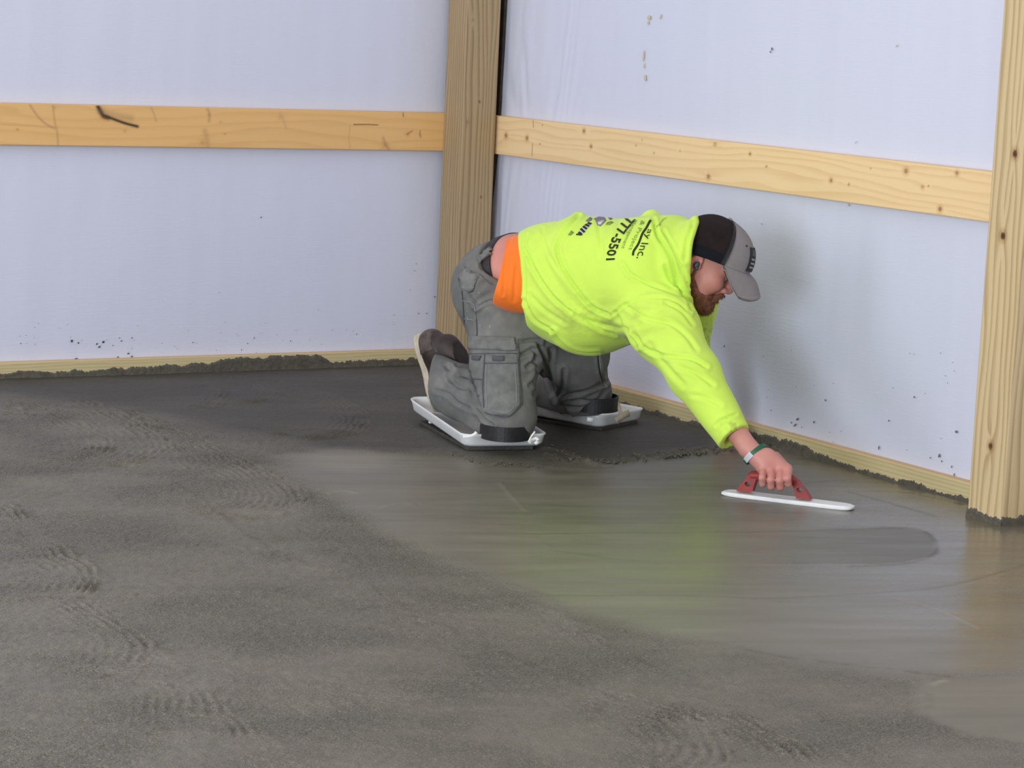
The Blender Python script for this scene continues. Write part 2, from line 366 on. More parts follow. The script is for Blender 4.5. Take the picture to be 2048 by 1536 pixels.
# ------------------------------------------------------------------ floor (wet concrete)
def W2(pts,z=0): return np.array([FL(x,y,z)[:2] for x,y in pts])
m_floor=None
def build_floor():
    global m_floor
    h=.0065; xs=np.arange(-3.62,.0,h); ys=np.arange(-5.35,.0,h); X,Y=np.meshgrid(xs,ys,indexing='ij')
    Q=np.stack([X.ravel(),Y.ravel()],1); q3=np.column_stack([Q,np.zeros(len(Q))]); px=toPx(q3); n=len(Q)
    x,y=Q[:,0],Q[:,1]
    # smooth (floated) region, given by its outline on the ground
    sm=W2([(640,902),(900,912),(1100,936),(1330,912),(1420,905),(1500,870),(1760,905),(1935,1000),(2200,1050),(2200,1380),(2048,1345),(1900,1352),(1800,1352),(1600,1322),(1480,1300),(1300,1262),(1120,1215),(1010,1168),(900,1120),(830,1085),(780,1068),(700,1020),(660,985),(600,950),(560,915)])
    sm2=W2([(1842,1365),(2200,1340),(2200,1500),(1930,1470),(1850,1430)])
    wx=.03*(fbm(x*9,y*9,3,4)-.5); wy=.05*(fbm(x*9,y*9,3,8)-.5); Qw=Q+np.stack([wx,wy],1)
    def soft(poly,w):
        ins=inpoly(Qw,poly); box=(Qw>poly.min(0)-.2).all(1)&(Qw<poly.max(0)+.2).all(1); d=np.full(n,9.); d[box]=polydist(Qw[box],np.vstack([poly,poly[:1]])); return np.where(ins,.5+.5*np.clip(d/w,0,1),.5-.5*np.clip(d/w,0,1))
    smooth=np.maximum(soft(sm,.05),soft(sm2,.02))
    # darker, flatter zone behind / around the worker
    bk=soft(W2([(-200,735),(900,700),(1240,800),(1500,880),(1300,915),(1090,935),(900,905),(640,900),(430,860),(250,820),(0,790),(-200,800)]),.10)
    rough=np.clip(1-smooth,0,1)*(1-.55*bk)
    H=.0022*(fbm(x*3,y*3,3,1)-.5)*2
    # general troweled grain: streaks running across the bay
    ang=.35; u=x*math.cos(ang)-y*math.sin(ang); v=x*math.sin(ang)+y*math.cos(ang)
    H+=rough*(.0034*(fbm(u*38,v*45,3,21)-.5)+.0050*(fbm(u*85,v*70,2,31)-.5))
    H+=.0009*bk*(fbm(u*12,v*60,3,5)-.5)
    # swept fans: pixel centre-line of each fan's outer rim
    tone=np.zeros(n)
    fans=[ # (outer rim polyline on the ground, band width m, ripples, amp)
      ([(250,812),(420,880),(520,930),(590,965),(622,992),(600,1020),(520,1040),(420,1046)],.30,9,.0042),
      ([(60,800),(150,835),(215,870),(238,895),(200,915),(120,930)],.20,6,.0036),
      ([(0,820),(35,812),(60,825),(40,850)],.14,4,.003),
      ([(180,795),(260,830),(320,868),(345,895),(300,925),(190,940)],.22,6,.0036),
      ([(380,765),(430,775),(462,790),(440,812),(380,825)],.12,4,.003),
      ([(480,760),(540,775),(560,790),(520,805),(430,815)],.10,3,.0028),
      ([(620,775),(700,800),(745,835),(735,865),(640,880),(560,880)],.20,6,.0034),
      ([(20,1000),(90,1060),(160,1110),(205,1160),(180,1195),(60,1215)],.22,7,.0035),
      ([(180,1190),(260,1240),(310,1290),(300,1335),(180,1370)],.20,6,.0032),
      ([(300,1290),(400,1360),(450,1420),(440,1470),(330,1500)],.20,6,.0030),
      ([(440,1400),(520,1470),(610,1530),(600,1600)],.20,6,.0028),
      ([(1040,1190),(1120,1230),(1200,1270),(1230,1310)],.16,5,.0028),
      ([(1180,1370),(1300,1400),(1420,1440),(1480,1500),(1440,1560)],.26,7,.0030),
      ([(1330,1380),(1480,1420),(1600,1480),(1640,1540)],.18,5,.0026),
    ]
    for k,(pl,bw,nr,amp) in enumerate(fans):
        pl=smoothline(W2(pl)); c=pl.mean(0); 
        lo=pl.min(0)-bw*1.1; hi=pl.max(0)+bw*1.1; m=((Q>lo)&(Q<hi)).all(1)
        if not m.any(): continue
        qq=Q[m]; qn=qq+np.stack([.035*(fbm(qq[:,0]*7,qq[:,1]*7,3,k)-.5),.035*(fbm(qq[:,0]*7,qq[:,1]*7,3,k+7)-.5)],1)
        d=polydist(qn,pl)
        # inside = on the chord side
        ch=(pl[0]+pl[-1])/2; mid=pl[len(pl)//2]; s=np.sign(((qn-mid)@(ch-mid)))  
        ins=inpoly(qn,np.vstack([pl,[ch+(ch-mid)*1.2]]))
        f=np.where(ins,np.clip(1-d/bw,0,1),0)
        t0=np.minimum(np.linalg.norm(qn-pl[0],axis=1),np.linalg.norm(qn-pl[-1],axis=1)); f*=np.clip(t0/(.10),0,1)
        br=fbm(qn[:,0]*15,qn[:,1]*15,4,k+3); rip=np.sin(d/bw*nr*1.5*2*math.pi+6*(fbm(qn[:,0]*7,qn[:,1]*7,2,k+2))+1.2*fbm(qn[:,0]*40,qn[:,1]*40,2,k))
        H[m]+=1.7*amp*f*np.clip(rip+.15,-.35,1)*np.clip(br*3.0-.85,0,1.5)*(.6+.8*vnoise(qn[:,0]*75,qn[:,1]*75,k))*np.clip(1.2-smooth[m],0,1)
        H[m]+=amp*.9*np.exp(-(d/.010)**2)*np.clip(t0/.1,0,1)*br*np.clip(1.2-smooth[m],0,1)
        tone[m]+=.10*f
    # drag ridges and float lines
    def line(pts,hh,wd,tn=0,brk=0,asym=0):
        pl=smoothline(W2(pts)); lo=pl.min(0)-.15; hi=pl.max(0)+.15; m=((Q>lo)&(Q<hi)).all(1); d=polydist(Q[m],pl)
        g=np.exp(-(d/wd)**2)
        if brk: g*=np.clip(fbm(x[m]*40,y[m]*40,2,11)*2.4-.7,0,1.3)
        H[m]+=hh*g; tone[m]+=tn*g
    line([(340,965),(400,1000),(440,1035),(520,1090),(560,1115),(700,1150),(760,1190),(850,1240),(960,1290),(1030,1320),(1150,1370),(1290,1440),(1380,1500)],.004,.012,-.15,1)
    line([(1010,1168),(1100,1200),(1150,1250),(1220,1300),(1330,1350),(1430,1390)],.0025,.012,-.05,1)
    line([(1400,1275),(1560,1312),(1800,1340),(1900,1352)],-.002,.010,-.25,1)
    line([(1842,1365),(1855,1400),(1858,1440),(1935,1472)],.003,.010,-.15,1)
    line([(1820,1360),(1850,1372),(1890,1362)],.004,.010,.45,1)
    line([(740,1025),(800,1008),(830,1012)],.002,.008,.2,1)
    line([(770,1070),(810,1078),(850,1090)],.003,.008,.35,1)
    line([(655,988),(690,984),(712,988)],.002,.012,.3)
    line([(1000,966),(1020,990),(1050,1022)],.002,.006,.15)
    line([(1560,975),(1650,962),(1750,955)],-.001,.006,-.2)
    line([(1700,985),(1790,1010),(1872,1034)],.002,.006,-.35)
    line([(1740,980),(1820,985),(1930,1010)],-.0015,.012,-.25,1)
    line([(1050,1066),(1300,1064),(1560,1062),(1800,1056),(1850,1062)],-.0015,.006,-.2)
    line([(1850,1062),(1872,1082),(1872,1104),(1835,1122),(1780,1130),(1700,1134)],.0022,.006,-.35)
    line([(1090,1188),(1350,1192),(1560,1196),(1760,1186),(1900,1172),(2060,1128)],-.0012,.008,-.18)
    line([(1780,1195),(1880,1222),(1960,1258)],.0015,.006,.25)
    # overlapping float passes (lens shaped, slightly wetter)
    disc=soft(smoothline(W2([(1080,1072),(1300,1064),(1560,1060),(1700,1058),(1800,1055),(1850,1064),(1874,1086),(1868,1108),(1830,1122),(1780,1128),(1600,1130),(1300,1125),(1100,1100)])),.008)
    disc2=soft(smoothline(W2([(1100,960),(1400,950),(1620,975),(1770,985),(1700,1030),(1500,1055),(1250,1055),(1080,1010)])),.05)
    H+=-.0012*(disc-.5)
    light=soft(W2([(590,905),(720,895),(800,905),(780,935),(700,948),(620,930)]),.05)
    # knife edge of slurry by the walls (sheen painted in) and clod line in front of the boards
    line([(0,748),(200,738),(400,728),(560,722),(700,724),(830,716)],-.003,.02,.25)
    clod=smoothline(W2([(1090,912),(1150,925),(1200,926),(1290,918),(1370,908),(1430,905),(1500,898),(1560,898)])); d=polydist(Q,clod); g=np.exp(-(d/.028)**2)
    H+=g*(.003+.012*np.clip(fbm(x*60,y*60,3,40)-.38,0,1)*2.2); tone-=.22*g
    clod=smoothline(W2([(905,905),(940,925),(1000,930),(1090,935),(1200,932)])); d=polydist(Q,clod); g=np.exp(-(d/.02)**2); H+=g*.006*np.clip(fbm(x*80,y*80,3,44)-.4,0,1)*2
    ridge=smoothline(W2([(1090,898),(1130,905),(1180,930)])); d=polydist(Q,ridge); g=np.exp(-(d/.02)**2); H+=.006*g; tone+=.2*g
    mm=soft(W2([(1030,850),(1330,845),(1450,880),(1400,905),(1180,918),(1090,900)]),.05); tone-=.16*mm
    # slight dish of the knee boards' prints
    H+=.05*0
    flat=np.clip(1-rough,0,1)
    # colour: grey-brown paste, wet patches a little darker, hoodie's green reflection painted in
    base=np.array([.158,.142,.113])
    dr=sstep(1380,1860,px[:,0])
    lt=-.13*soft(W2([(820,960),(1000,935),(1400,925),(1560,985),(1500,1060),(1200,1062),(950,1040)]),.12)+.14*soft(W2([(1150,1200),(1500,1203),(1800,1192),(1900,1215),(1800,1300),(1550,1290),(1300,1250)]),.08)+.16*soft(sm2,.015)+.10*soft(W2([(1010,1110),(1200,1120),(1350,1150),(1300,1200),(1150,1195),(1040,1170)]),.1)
    hoodie_reflection=soft(W2([(960,1000),(1350,1020),(1620,1100),(1500,1180),(1300,1215),(1100,1190),(900,1100)]),.35)
    f1=fbm(u*2.2,v*7,4,50); f2=fbm(u*9,v*26,3,60)
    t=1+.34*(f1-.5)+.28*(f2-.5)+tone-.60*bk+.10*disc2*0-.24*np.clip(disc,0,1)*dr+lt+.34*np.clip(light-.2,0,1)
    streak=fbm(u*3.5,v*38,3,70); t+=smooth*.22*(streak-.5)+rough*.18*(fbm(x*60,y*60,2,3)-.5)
    c=base*np.clip(t,.35,2)[:,None]; c=c*(1+hoodie_reflection[:,None]*np.array([-.05,.02,-.10]))
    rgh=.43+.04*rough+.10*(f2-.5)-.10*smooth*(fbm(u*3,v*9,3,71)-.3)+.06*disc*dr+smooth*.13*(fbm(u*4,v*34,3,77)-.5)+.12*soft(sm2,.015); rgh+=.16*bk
    glint=soft(W2([(-300,955),(60,1010),(170,1130),(250,1210),(400,1330),(470,1560),(500,1900),(-400,1900)]),.12); rgh-=.17*glint; tone+=.10*glint
    rightwet=soft(W2([(1500,1060),(1700,930),(2300,1000),(2300,1350),(1800,1300),(1560,1180)]),.3); rgh-=.17*rightwet*(1-.45*disc)
    V=np.column_stack([x,y,H]); F=gridF(len(xs),len(ys))
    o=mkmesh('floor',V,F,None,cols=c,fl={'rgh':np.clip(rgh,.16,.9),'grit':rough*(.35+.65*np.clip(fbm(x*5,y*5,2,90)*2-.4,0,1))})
    check(o,2,1)
    m=mat('wet_concrete',(.1,.1,.1),.4,attr='paint',rattr='rgh',spec=.5); N=m.node_tree.nodes;K=m.node_tree.links;b=N['Principled BSDF']
    tc=N.new('ShaderNodeTexCoord'); n1=N.new('ShaderNodeTexNoise'); n1.inputs['Scale'].default_value=125; n1.inputs['Detail'].default_value=4; n1.inputs['Distortion'].default_value=.9
    n2=N.new('ShaderNodeTexNoise'); n2.inputs['Scale'].default_value=22; n2.inputs['Detail'].default_value=8
    K.new(tc.outputs['Object'],n1.inputs[0]); K.new(tc.outputs['Object'],n2.inputs[0])
    a=N.new('ShaderNodeAttribute'); a.attribute_name='grit'
    ml=N.new('ShaderNodeMath'); ml.operation='MULTIPLY'; K.new(a.outputs['Fac'],ml.inputs[0]); ml.inputs[1].default_value=1.0
    b1=N.new('ShaderNodeBump'); b1.inputs['Distance'].default_value=.018; K.new(ml.outputs[0],b1.inputs['Strength']); K.new(n1.outputs[0],b1.inputs['Height'])
    b2=N.new('ShaderNodeBump'); b2.inputs['Distance'].default_value=.004; b2.inputs['Strength'].default_value=.25; K.new(n2.outputs[0],b2.inputs['Height']); K.new(b1.outputs[0],b2.inputs['Normal'])
    K.new(b2.outputs[0],b.inputs['Normal'])
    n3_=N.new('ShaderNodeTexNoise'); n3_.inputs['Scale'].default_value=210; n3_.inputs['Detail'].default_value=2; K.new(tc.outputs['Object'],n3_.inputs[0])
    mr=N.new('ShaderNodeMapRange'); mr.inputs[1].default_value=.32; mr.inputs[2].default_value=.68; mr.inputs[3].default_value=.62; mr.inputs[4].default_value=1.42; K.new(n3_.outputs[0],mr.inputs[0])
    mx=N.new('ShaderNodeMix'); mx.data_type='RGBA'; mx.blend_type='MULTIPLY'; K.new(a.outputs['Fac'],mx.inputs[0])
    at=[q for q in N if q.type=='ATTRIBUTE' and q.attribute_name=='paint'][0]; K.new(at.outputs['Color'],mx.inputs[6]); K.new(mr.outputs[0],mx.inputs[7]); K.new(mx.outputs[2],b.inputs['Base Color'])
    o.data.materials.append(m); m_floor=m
    tag(o,'wet grey concrete slab, rough at the left and freshly floated at the right',kind='structure')
    return o
floor=build_floor()
m_slurry=mat('slurry',(.088,.078,.06),.5,var=.25,vscale=60,bump=.6,bscale=90,bdist=.004)

# loose crumbs pushed up in front of the boards
def crumbs(name,lines,m,parent):
    ico=bmesh.new(); bmesh.ops.create_icosphere(ico,subdivisions=1,radius=1); iv=np.array([v.co[:] for v in ico.verts]); ifc=np.array([[v.index for v in f.verts] for f in ico.faces]); ico.free()
    V=[];F=[];o=0
    for pts,num,wd,s0 in lines:
        pl=smoothline(W2(pts)); d=np.concatenate([[0],np.cumsum(np.linalg.norm(np.diff(pl,axis=0),axis=1))])
        for _ in range(num):
            t=RNG.random()*d[-1]; x=np.interp(t,d,pl[:,0])+RNG.normal(0,wd); y=np.interp(t,d,pl[:,1])+RNG.normal(0,wd); s=s0*(.4+RNG.random()**2*1.3)
            if x>-.06: continue
            v=iv*(1+.5*(RNG.random((len(iv),1))-.5))*s*np.array([1,1,.6])*(.7+.6*RNG.random(3)); V.append(v+[x,y,.003+s*.2]); F.append(ifc+o); o+=len(iv)
    ob=mkmesh(name,np.vstack(V),np.vstack(F),m,parent); ob['kind']='stuff'; return ob
crumbs('concrete_crumbs',[([(1120,918),(1200,926),(1290,918),(1370,908),(1430,903),(1500,897),(1560,898)],420,.020,.0048),([(1280,915),(1340,912),(1420,903),(1480,896)],240,.018,.0062),([(905,908),(940,922),(1000,930),(1090,935)],60,.02,.003),([(1100,895),(1150,915),(1185,930)],60,.015,.004)],m_slurry,floor)

# ------------------------------------------------------------------ timber
ZG=.9317; GH=.14
def kn_px(fn,lst): # knots by where they sit
    return [(fn(x,y)[0],fn(x,y)[1],s,d) for x,y,s,d in lst]
gl_k=kn_px(lambda x,y:(LW(x,y,-.04)[0],LW(x,y,-.04)[2]),[(205,222,.012,.25),(35,259,.004,.5),(250,262,.006,.25),(418,230,.006,.3),(441,244,.004,.35),(450,268,.004,.4),(405,285,.010,.3),(560,235,.007,.2),(815,269,.007,.4),(840,270,.004,.5),(770,290,.010,.3),(110,215,.006,.2)])
def paint_gl(ax,s,A,B):
    if ax==0: return np.broadcast_to([.62,.40,.20],A.shape+(3,))
    c=wood(A,B,[.80,.49,.205],[.64,.35,.13],30,gl_k,3,.32,.7,(.33,.15,.06))
    if ax==1 and s==0:
        Q=np.stack([A.ravel(),B.ravel()],1)
        def ln(pts,wd,col,al=1,br=False):
            nonlocal c
            pl=smoothline([(LW(x,y,-.04)[0],LW(x,y,-.04)[2]) for x,y in pts]); d=polydist(Q,pl).reshape(A.shape)
            k=al*np.exp(-(d/wd)**2)[...,None]; c=c*(1-k)+np.array(col)*k
        ln([(196,212),(205,228),(212,232),(232,240),(252,247),(275,253)],.0055,(.03,.02,.015),1.0)
        ln([(196,214),(206,232),(216,236)],.008,(.05,.03,.02),.9)
        ln([(200,222),(240,232),(262,236)],.012,(.25,.15,.10),.35)
        ln([(60,210),(75,232),(92,248),(108,256)],.004,(.42,.22,.12),.6)
        ln([(106,210),(109,240),(115,270),(116,291)],.0035,(.42,.22,.10),.55)
        ln([(302,215),(308,228),(312,242)],.004,(.45,.26,.16),.5)
        ln([(415,218),(419,228),(418,242)],.006,(.45,.24,.12),.55)
        ln([(410,262),(414,278),(416,296)],.010,(.48,.27,.12),.5)
        ln([(560,226),(567,240),(572,256)],.005,(.55,.30,.18),.4)
        ln([(708,249),(735,249),(756,250)],.0022,(.18,.06,.03),.9)
        ln([(806,226),(807,233)],.0025,(.2,.08,.04),.8)
        ln([(766,276),(772,290),(778,300)],.006,(.42,.22,.12),.55)
        ln([(700,252),(698,275),(700,296)],.003,(.5,.3,.16),.4)
        ln([(840,262),(841,275)],.002,(.2,.1,.06),.8)
        ln([(815,268),(824,262)],.003,(.3,.15,.09),.7)
        ln([(0,249),(60,252),(116,256)],.002,(.55,.32,.14),.5)
    return c
g1=woodbox('wall_girt',-3.2,-.0415,-.04,-.006,ZG-GH,ZG,0,m_pine,paint_gl,.004,.002)
tag(g1,'orange-brown horizontal board on the left wall, with a black split knot',cat='board')
f2=lambda x,y:(RW(x,y,-.04)[1],RW(x,y,-.04)[2])
gr_k=kn_px(f2,[(1012,271,.011,.8),(1054,276,.010,.8),(1080,288,.004,.6),(1168,262,.009,.75),(1182,293,.008,.75),(1272,291,.004,.6),(1308,306,.004,.5),(1360,302,.004,.5),(1417,353,.010,.75),(1430,288,.008,.5),(1500,308,.006,.8),(1533,333,.004,.7),(1662,361,.008,.7),(1698,369,.005,.6),(1812,342,.010,.75),(1845,374,.007,.5),(1914,346,.008,.65),(1880,418,.009,.8),(1741,337,.003,.6),(1857,372,.003,.8),(1085,250,.003,.8),(1284,280,.003,.7)])
def paint_gr(ax,s,A,B):
    if ax==1: return np.broadcast_to([.7,.5,.28],A.shape+(3,))
    c=wood(A,B,[.89,.65,.365],[.72,.46,.21],34,gr_k,8,.42,.8,(.30,.135,.06))
    if ax==0:
        Q=np.stack([A.ravel(),B.ravel()],1)
        for pts in ([(1066,241),(1067,254)],[(1065,288),(1064,311)]):
            d=polydist(Q,np.array([f2(*p) for p in pts])).reshape(A.shape); k=.85*np.exp(-(d/.0025)**2)[...,None]; c=c*(1-k)+np.array([.25,.15,.08])*k
    return c
g2=woodbox('wall_girt.001',-.04,-.006,-5.0,-.0415,ZG-GH,ZG,1,m_pine,paint_gr,.004,.002)
tag(g2,'pale knotty pine horizontal board on the right wall above the worker',cat='board')
# corner post and right post
def paint_post(seed,kn0,kn1,b,d,freq=62):
    def f(ax,s,A,B):
        if ax==2: return np.broadcast_to([.4,.33,.2],A.shape+(3,))
        if ax==0: k=kn0; sd=seed
        else: k=kn1; sd=seed+5
        return wood(A,B,b,d,freq if ax==0 else freq*.8,k,sd,.62,.55)
    return f
A0=-.1922
fc=lambda x,y:(LW(x,y,-.18)[2],LW(x,y,-.18)[0])
pk=[(*fc(959,203),.004,1.),(*fc(962,394),.004,1.),(*fc(946,40),.006,.35),(*fc(935,245),.004,.3)]
p1=woodbox('timber_post',A0,A0+.14,-.18,-.04,-.04,3.2,2,m_post,paint_post(11,[],pk,[.44,.325,.19],[.215,.145,.075]),.006,.0018)
tag(p1,'weathered brown square timber post standing in the room corner behind the worker',cat='post')
e=.1809; yp=-3.0364
fr=lambda x,y:(RW(x,y,-e)[2],RW(x,y,-e)[1])
def fr1(x,y):
    q=LW(x,y,yp-.14); return (q[2],q[0])
rk0=[(*fr(2030,308),.012,1.),(*fr(2006,472),.012,1.),(*fr(1981,892),.011,1.)]
rk0=[(z,min(max(y,yp-.13),yp-.01),s,d) for z,y,s,d in rk0]
rk1=[(1.2,-e+.05,.012,.9),(.72,-e+.10,.01,.9),(fr1(2047,480)[0],-e+.035,.010,1)]
p2=woodbox('timber_post.001',-e,-e+.14,yp-.14,yp,-.04,3.2,2,m_post,paint_post(23,rk0,rk1,[.66,.51,.30],[.36,.245,.115],44),.006,.0018)
tag(p2,'pale knotty square timber post at the right edge with wet concrete round its foot',cat='post')
# skirt boards
def paint_sk(sd):
    def f(ax,s,A,B):
        if ax==2: 
            return wood(A,B,[.72,.48,.27],[.55,.34,.17],60,[],sd,.35)
        return wood(A,B,[.62,.52,.29],[.44,.36,.19],90,[],sd,.6,.5)
    return f
b1=woodbox('baseboard_left',-3.2,-.0415,-.04,-.006,-.03,.0556,0,m_pine,paint_sk(31),.008,.0025)
tag(b1,'thin greenish yellow timber skirt board along the left wall, smeared with concrete',kind='structure')
b2=woodbox('baseboard_right',-.04,-.006,-5.0,-.0415,-.03,.0556,1,m_pine,paint_sk(33),.008,.0025)
tag(b2,'greenish yellow timber skirt board along the right wall, smeared with concrete',kind='structure')
def smear(name,axis,a0,a1,hfun,face,parent,seed,step=.0035,out=-1):
    """ragged strip of concrete stuck to a vertical face"""
    n=int((a1-a0)/step)+1; a=np.linspace(a0,a1,n); h=hfun(a)+.009*(fbm(a*28,a*0+seed,3,seed)-.5)*2+.007*(vnoise(a*230,a*0+seed,seed)-.5)+.012*np.clip(vnoise(a*120,a*0+seed,seed+3)-.7,0,1)+.004*(vnoise(a*90,a*0,seed+1)-.5)
    h=np.maximum(h,.004); rows=[0,.35,.75,.97,1.0]; T=[.008,.004,.0025,.002,.0002]; V=[]
    for r_,t in zip(rows,T):
        z=-.01+(h+.01)*r_; tt=(t*(.7+.6*fbm(a*40,a*0+r_*3,2,seed+4)) if t>.001 else t)
        p=np.zeros((n,3)); p[:,axis]=a; p[:,1-axis]=face+out*(tt+.0005); p[:,2]=z; V.append(p)
    V=np.array(V).transpose(1,0,2).reshape(-1,3); o=mkmesh(name,V,gridF(n,5),m_slurry,parent,smooth=True); o['kind']='stuff'
    return o
def hl(a):  # left wall smear height by place along the wall
    xs_=[LW(x,715,-.04)[0] for x in (0,180,330,420,455,600,640,660,820)]; return np.interp(a,xs_,[.022,.020,.026,.032,.044,.050,.048,.020,.022])
smear('concrete_smear',0,-2.7,A0-.0,hl,-.04,b1,3)
def hr(a):
    xs_=[RW(x,y,-.04)[1] for x,y in ((1937,985),(1850,960),(1740,930),(1680,915),(1650,905),(1600,885),(1520,868),(1440,850),(1240,800))]; return np.interp(a,xs_,[.010,.012,.010,.011,.022,.034,.034,.012,.012])
smear('concrete_smear',1,-3.03,-.19,hr,-.04,b2,5)
smear('concrete_smear',1,yp-.143,yp+.001,lambda a:np.interp(a,[yp-.14,yp-.07,yp],[.016,.019,.028]),-e,p2,9,.002)
smear('concrete_smear',0,-e-.003,-e+.14,lambda a:a*0+.022,yp-.14,p2,12,.002)
smear('concrete_smear',0,A0,A0+.14,lambda a:a*0+.010,-.18,p1,14,.003)
smear('concrete_smear',1,-.18,-.04,lambda a:a*0+.010,A0,p1,15,.003)
# splashes on the wrap
def spots(name,fn,lst,m,parent,face):
    V=[];F=[]
    for k,(x,y,rx,ry,an) in enumerate(lst):
        c=fn(x,y); n=9; o=len(V); ca,sa=math.cos(an),math.sin(an)
        ring=[]
        for i in range(n):
            t=2*math.pi*i/n; rr=1+.35*(random.random()-.5); a=rx*rr*math.cos(t);b=ry*rr*math.sin(t); a,b=a*ca-b*sa,a*sa+b*ca
            p=np.array(c,float)
            if face=='r': p[1]+=-a; p[0]=-.0125
            else: p[0]+=a; p[1]=-.0125
            p[2]+=b; V.append(p)
        q=np.array(c,float)
        if face=='r': q[0]=-.0155
        else: q[1]=-.0155
        V.append(q)
        for i in range(n): F.append([o+i,o+(i+1)%n,o+n])
    o=mkmesh(name,V,F,m,parent); o['kind']='stuff'; return o
lst=[(141,681,.005,.005,0),(154,685,.003,.003,0),(191,687,.004,.003,.5),(204,683,.005,.004,.8),(196,693,.005,.003,.6),(240,681,.003,.003,0),(261,675,.003,.002,0),(223,690,.002,.002,0),(236,675,.002,.002,0),(254,706,.004,.003,0),(261,712,.003,.003,0),(233,713,.004,.002,0),(505,675,.001,.006,0),(383,684,.002,.002,0),(492,686,.002,.002,0),(578,681,.002,.002,0),(519,434,.002,.003,0),(829,527,.003,.001,0),(826,541,.003,.001,0),(817,579,.003,.001,0),(866,593,.003,.002,0),(834,626,.002,.002,0),(850,626,.002,.002,0),(710,668,.002,.002,0),(785,629,.002,.001,0),(633,618,.002,.001,0),(435,584,.002,.001,0),(39,686,.002,.002,0),(150,716,.006,.002,0),(140,719,.005,.002,0),(480,699,.002,.002,0),(340,713,.003,.001,0)]
lst+=[(random.uniform(20,800),random.uniform(640,708),.0014,.0011,0) for _ in range(40)]
spots('mud_splash',LW,lst,m_slurry,wl,'l')
lst=[(1601,838,.007,.0035,.6),(1589,845,.003,.003,0),(1596,850,.008,.003,.6),(1634,844,.005,.003,.7),(1610,854,.002,.002,0),(1657,800,.003,.004,0),(1835,794,.003,.003,0),(1784,841,.003,.003,0),(1652,885,.004,.004,0),(1764,895,.003,.006,0),(1885,911,.004,.006,-.3),(1919,863,.006,.004,0),(1910,933,.002,.004,0),(1915,949,.002,.005,0),(1890,922,.002,.003,0),(1867,915,.003,.002,0),(1757,912,.002,.003,0),(1550,98,.004,.005,0),(1547,104,.003,.003,0),(1455,692,.002,.005,-.5),(1548,820,.002,.002,0),(1530,448,.002,.002,0)]
lst+=[(random.uniform(1520,1930),random.uniform(700,900),.0014,.0013,0) for _ in range(22)]
spots('mud_splash',RW,lst,mat('grey_splash',(.16,.15,.16),.7),wr,'r')
m_glue=mat('dried_foam',(.62,.52,.36),.6)
spots('dried_glue',RW,[(1304,36,.010,.008,0),(1302,46,.006,.006,.6),(1327,34,.004,.010,-.5),(1293,112,.004,.020,0),(1294,132,.003,.010,0),(1296,156,.007,.012,.2),(1800,92,.006,.002,.8),(1718,285,.006,.0015,.9),(1703,410,.004,.004,0)],m_glue,wr,'r')
# ------------------------------------------------------------------ the worker
T_=unit([.293,-.556,.10]); L_=unit(np.cross([0,0,1.],T_)); U_=unit(np.cross(T_,L_)); AX=[T_,L_,U_]
def rotx(ax,k,a):   # rotate frame around its k-th axis
    A=np.array(ax,float); i,j=[(1,2),(2,0),(0,1)][k]; c,s=math.cos(a),math.sin(a); B=A.copy(); B[i]=c*A[i]+s*A[j]; B[j]=-s*A[i]+c*A[j]; return B
AXR=rotx(AX,0,-.22)      # chest rolled a little, right shoulder down
Lleg=unit(L_*[1,1,0])
# head frame
pt=math.radians(28)
Fh=unit(math.cos(pt)*unit(RT*[1,1,0])-math.sin(pt)*np.array([0,0,1.])-.05*FW)
Lh=unit(np.cross([0,0,1.],Fh)); Uh=np.cross(Fh,Lh); AH=[Fh,Lh,Uh]
HC=P(1394,527,7.50)
def hd(x,y,z): return HC+x*Fh+y*Lh+z*Uh
def headparts():
    A=AH; p=[]
    p+= [(el(hd(-.004,0,.046),A,(.091,.075,.080)),.02)]
    p+= [(el(hd(.050,0,.0),A,(.052,.062,.080)),.03)]
    p+= [(el(hd(.070,0,.055),A,(.040,.060,.045)),.02)]
    for s in (-1,1):
        p+= [(rc(hd(.0,.052*s,-.040),hd(.070,.022*s,-.096),.024,.020),.03)]
        p+= [(el(hd(.066,.040*s,-.018),A,(.028,.024,.028)),.02)]
        p+= [(rc(hd(.088,.012*s,.028),hd(.074,.048*s,.026),.012,.010),.012)]
    p+= [(sp(hd(.082,0,-.094),.023),.02)]
    p+= [(rc(hd(.094,0,.022),hd(.119,0,-.019),.0095,.0145),.012)]
    for s in (-1,1): p+= [(el(hd(.108,.0145*s,-.027),A,(.0125,.009,.009)),.006)]
    p+= [(el(hd(.098,0,-.044),A,(.010,.020,.010)),.014)]
    p+= [(el(hd(.1005,0,-.0535),A,(.009,.021,.0048)),.004),(el(hd(.099,0,-.0635),A,(.009,.019,.0055)),.004)]
    return p
def head_f(p):
    d=union(headparts(),.02)(p)
    for s in (-1,1):                       # eye sockets, nostrils
        d=np.maximum(d,-(sp(hd(.108,.031*s,.010),.020)(p))) if False else -smin(-d,sp(hd(.106,.033*s,.009),.017)(p),.010)
        d=-smin(-d,sp(hd(.108,.0075*s,-.034),.0035)(p),.003)
        e=smin(el(hd(.083,.032*s,.009),AH,(.013,.014,.0105))(p),el(hd(.0865,.032*s,.0125),AH,(.011,.0145,.0055))(p),.003)
        d=smin(d,e,.003)
        Ae=rotx(AH,1,.25)
        er=el(hd(-.012,.080*s,.004),Ae,(.019,.0075,.033))(p)
        er=-smin(-er,el(hd(-.006,.088*s,.006),Ae,(.0115,.007,.019))(p),.003)
        er=smin(er,el(hd(-.008,.079*s,-.024),Ae,(.009,.006,.009))(p),.004)
        er=smin(er,el(hd(.006,.080*s,-.002),Ae,(.004,.005,.007))(p),.003)
        d=smin(d,er,.006)
    return d
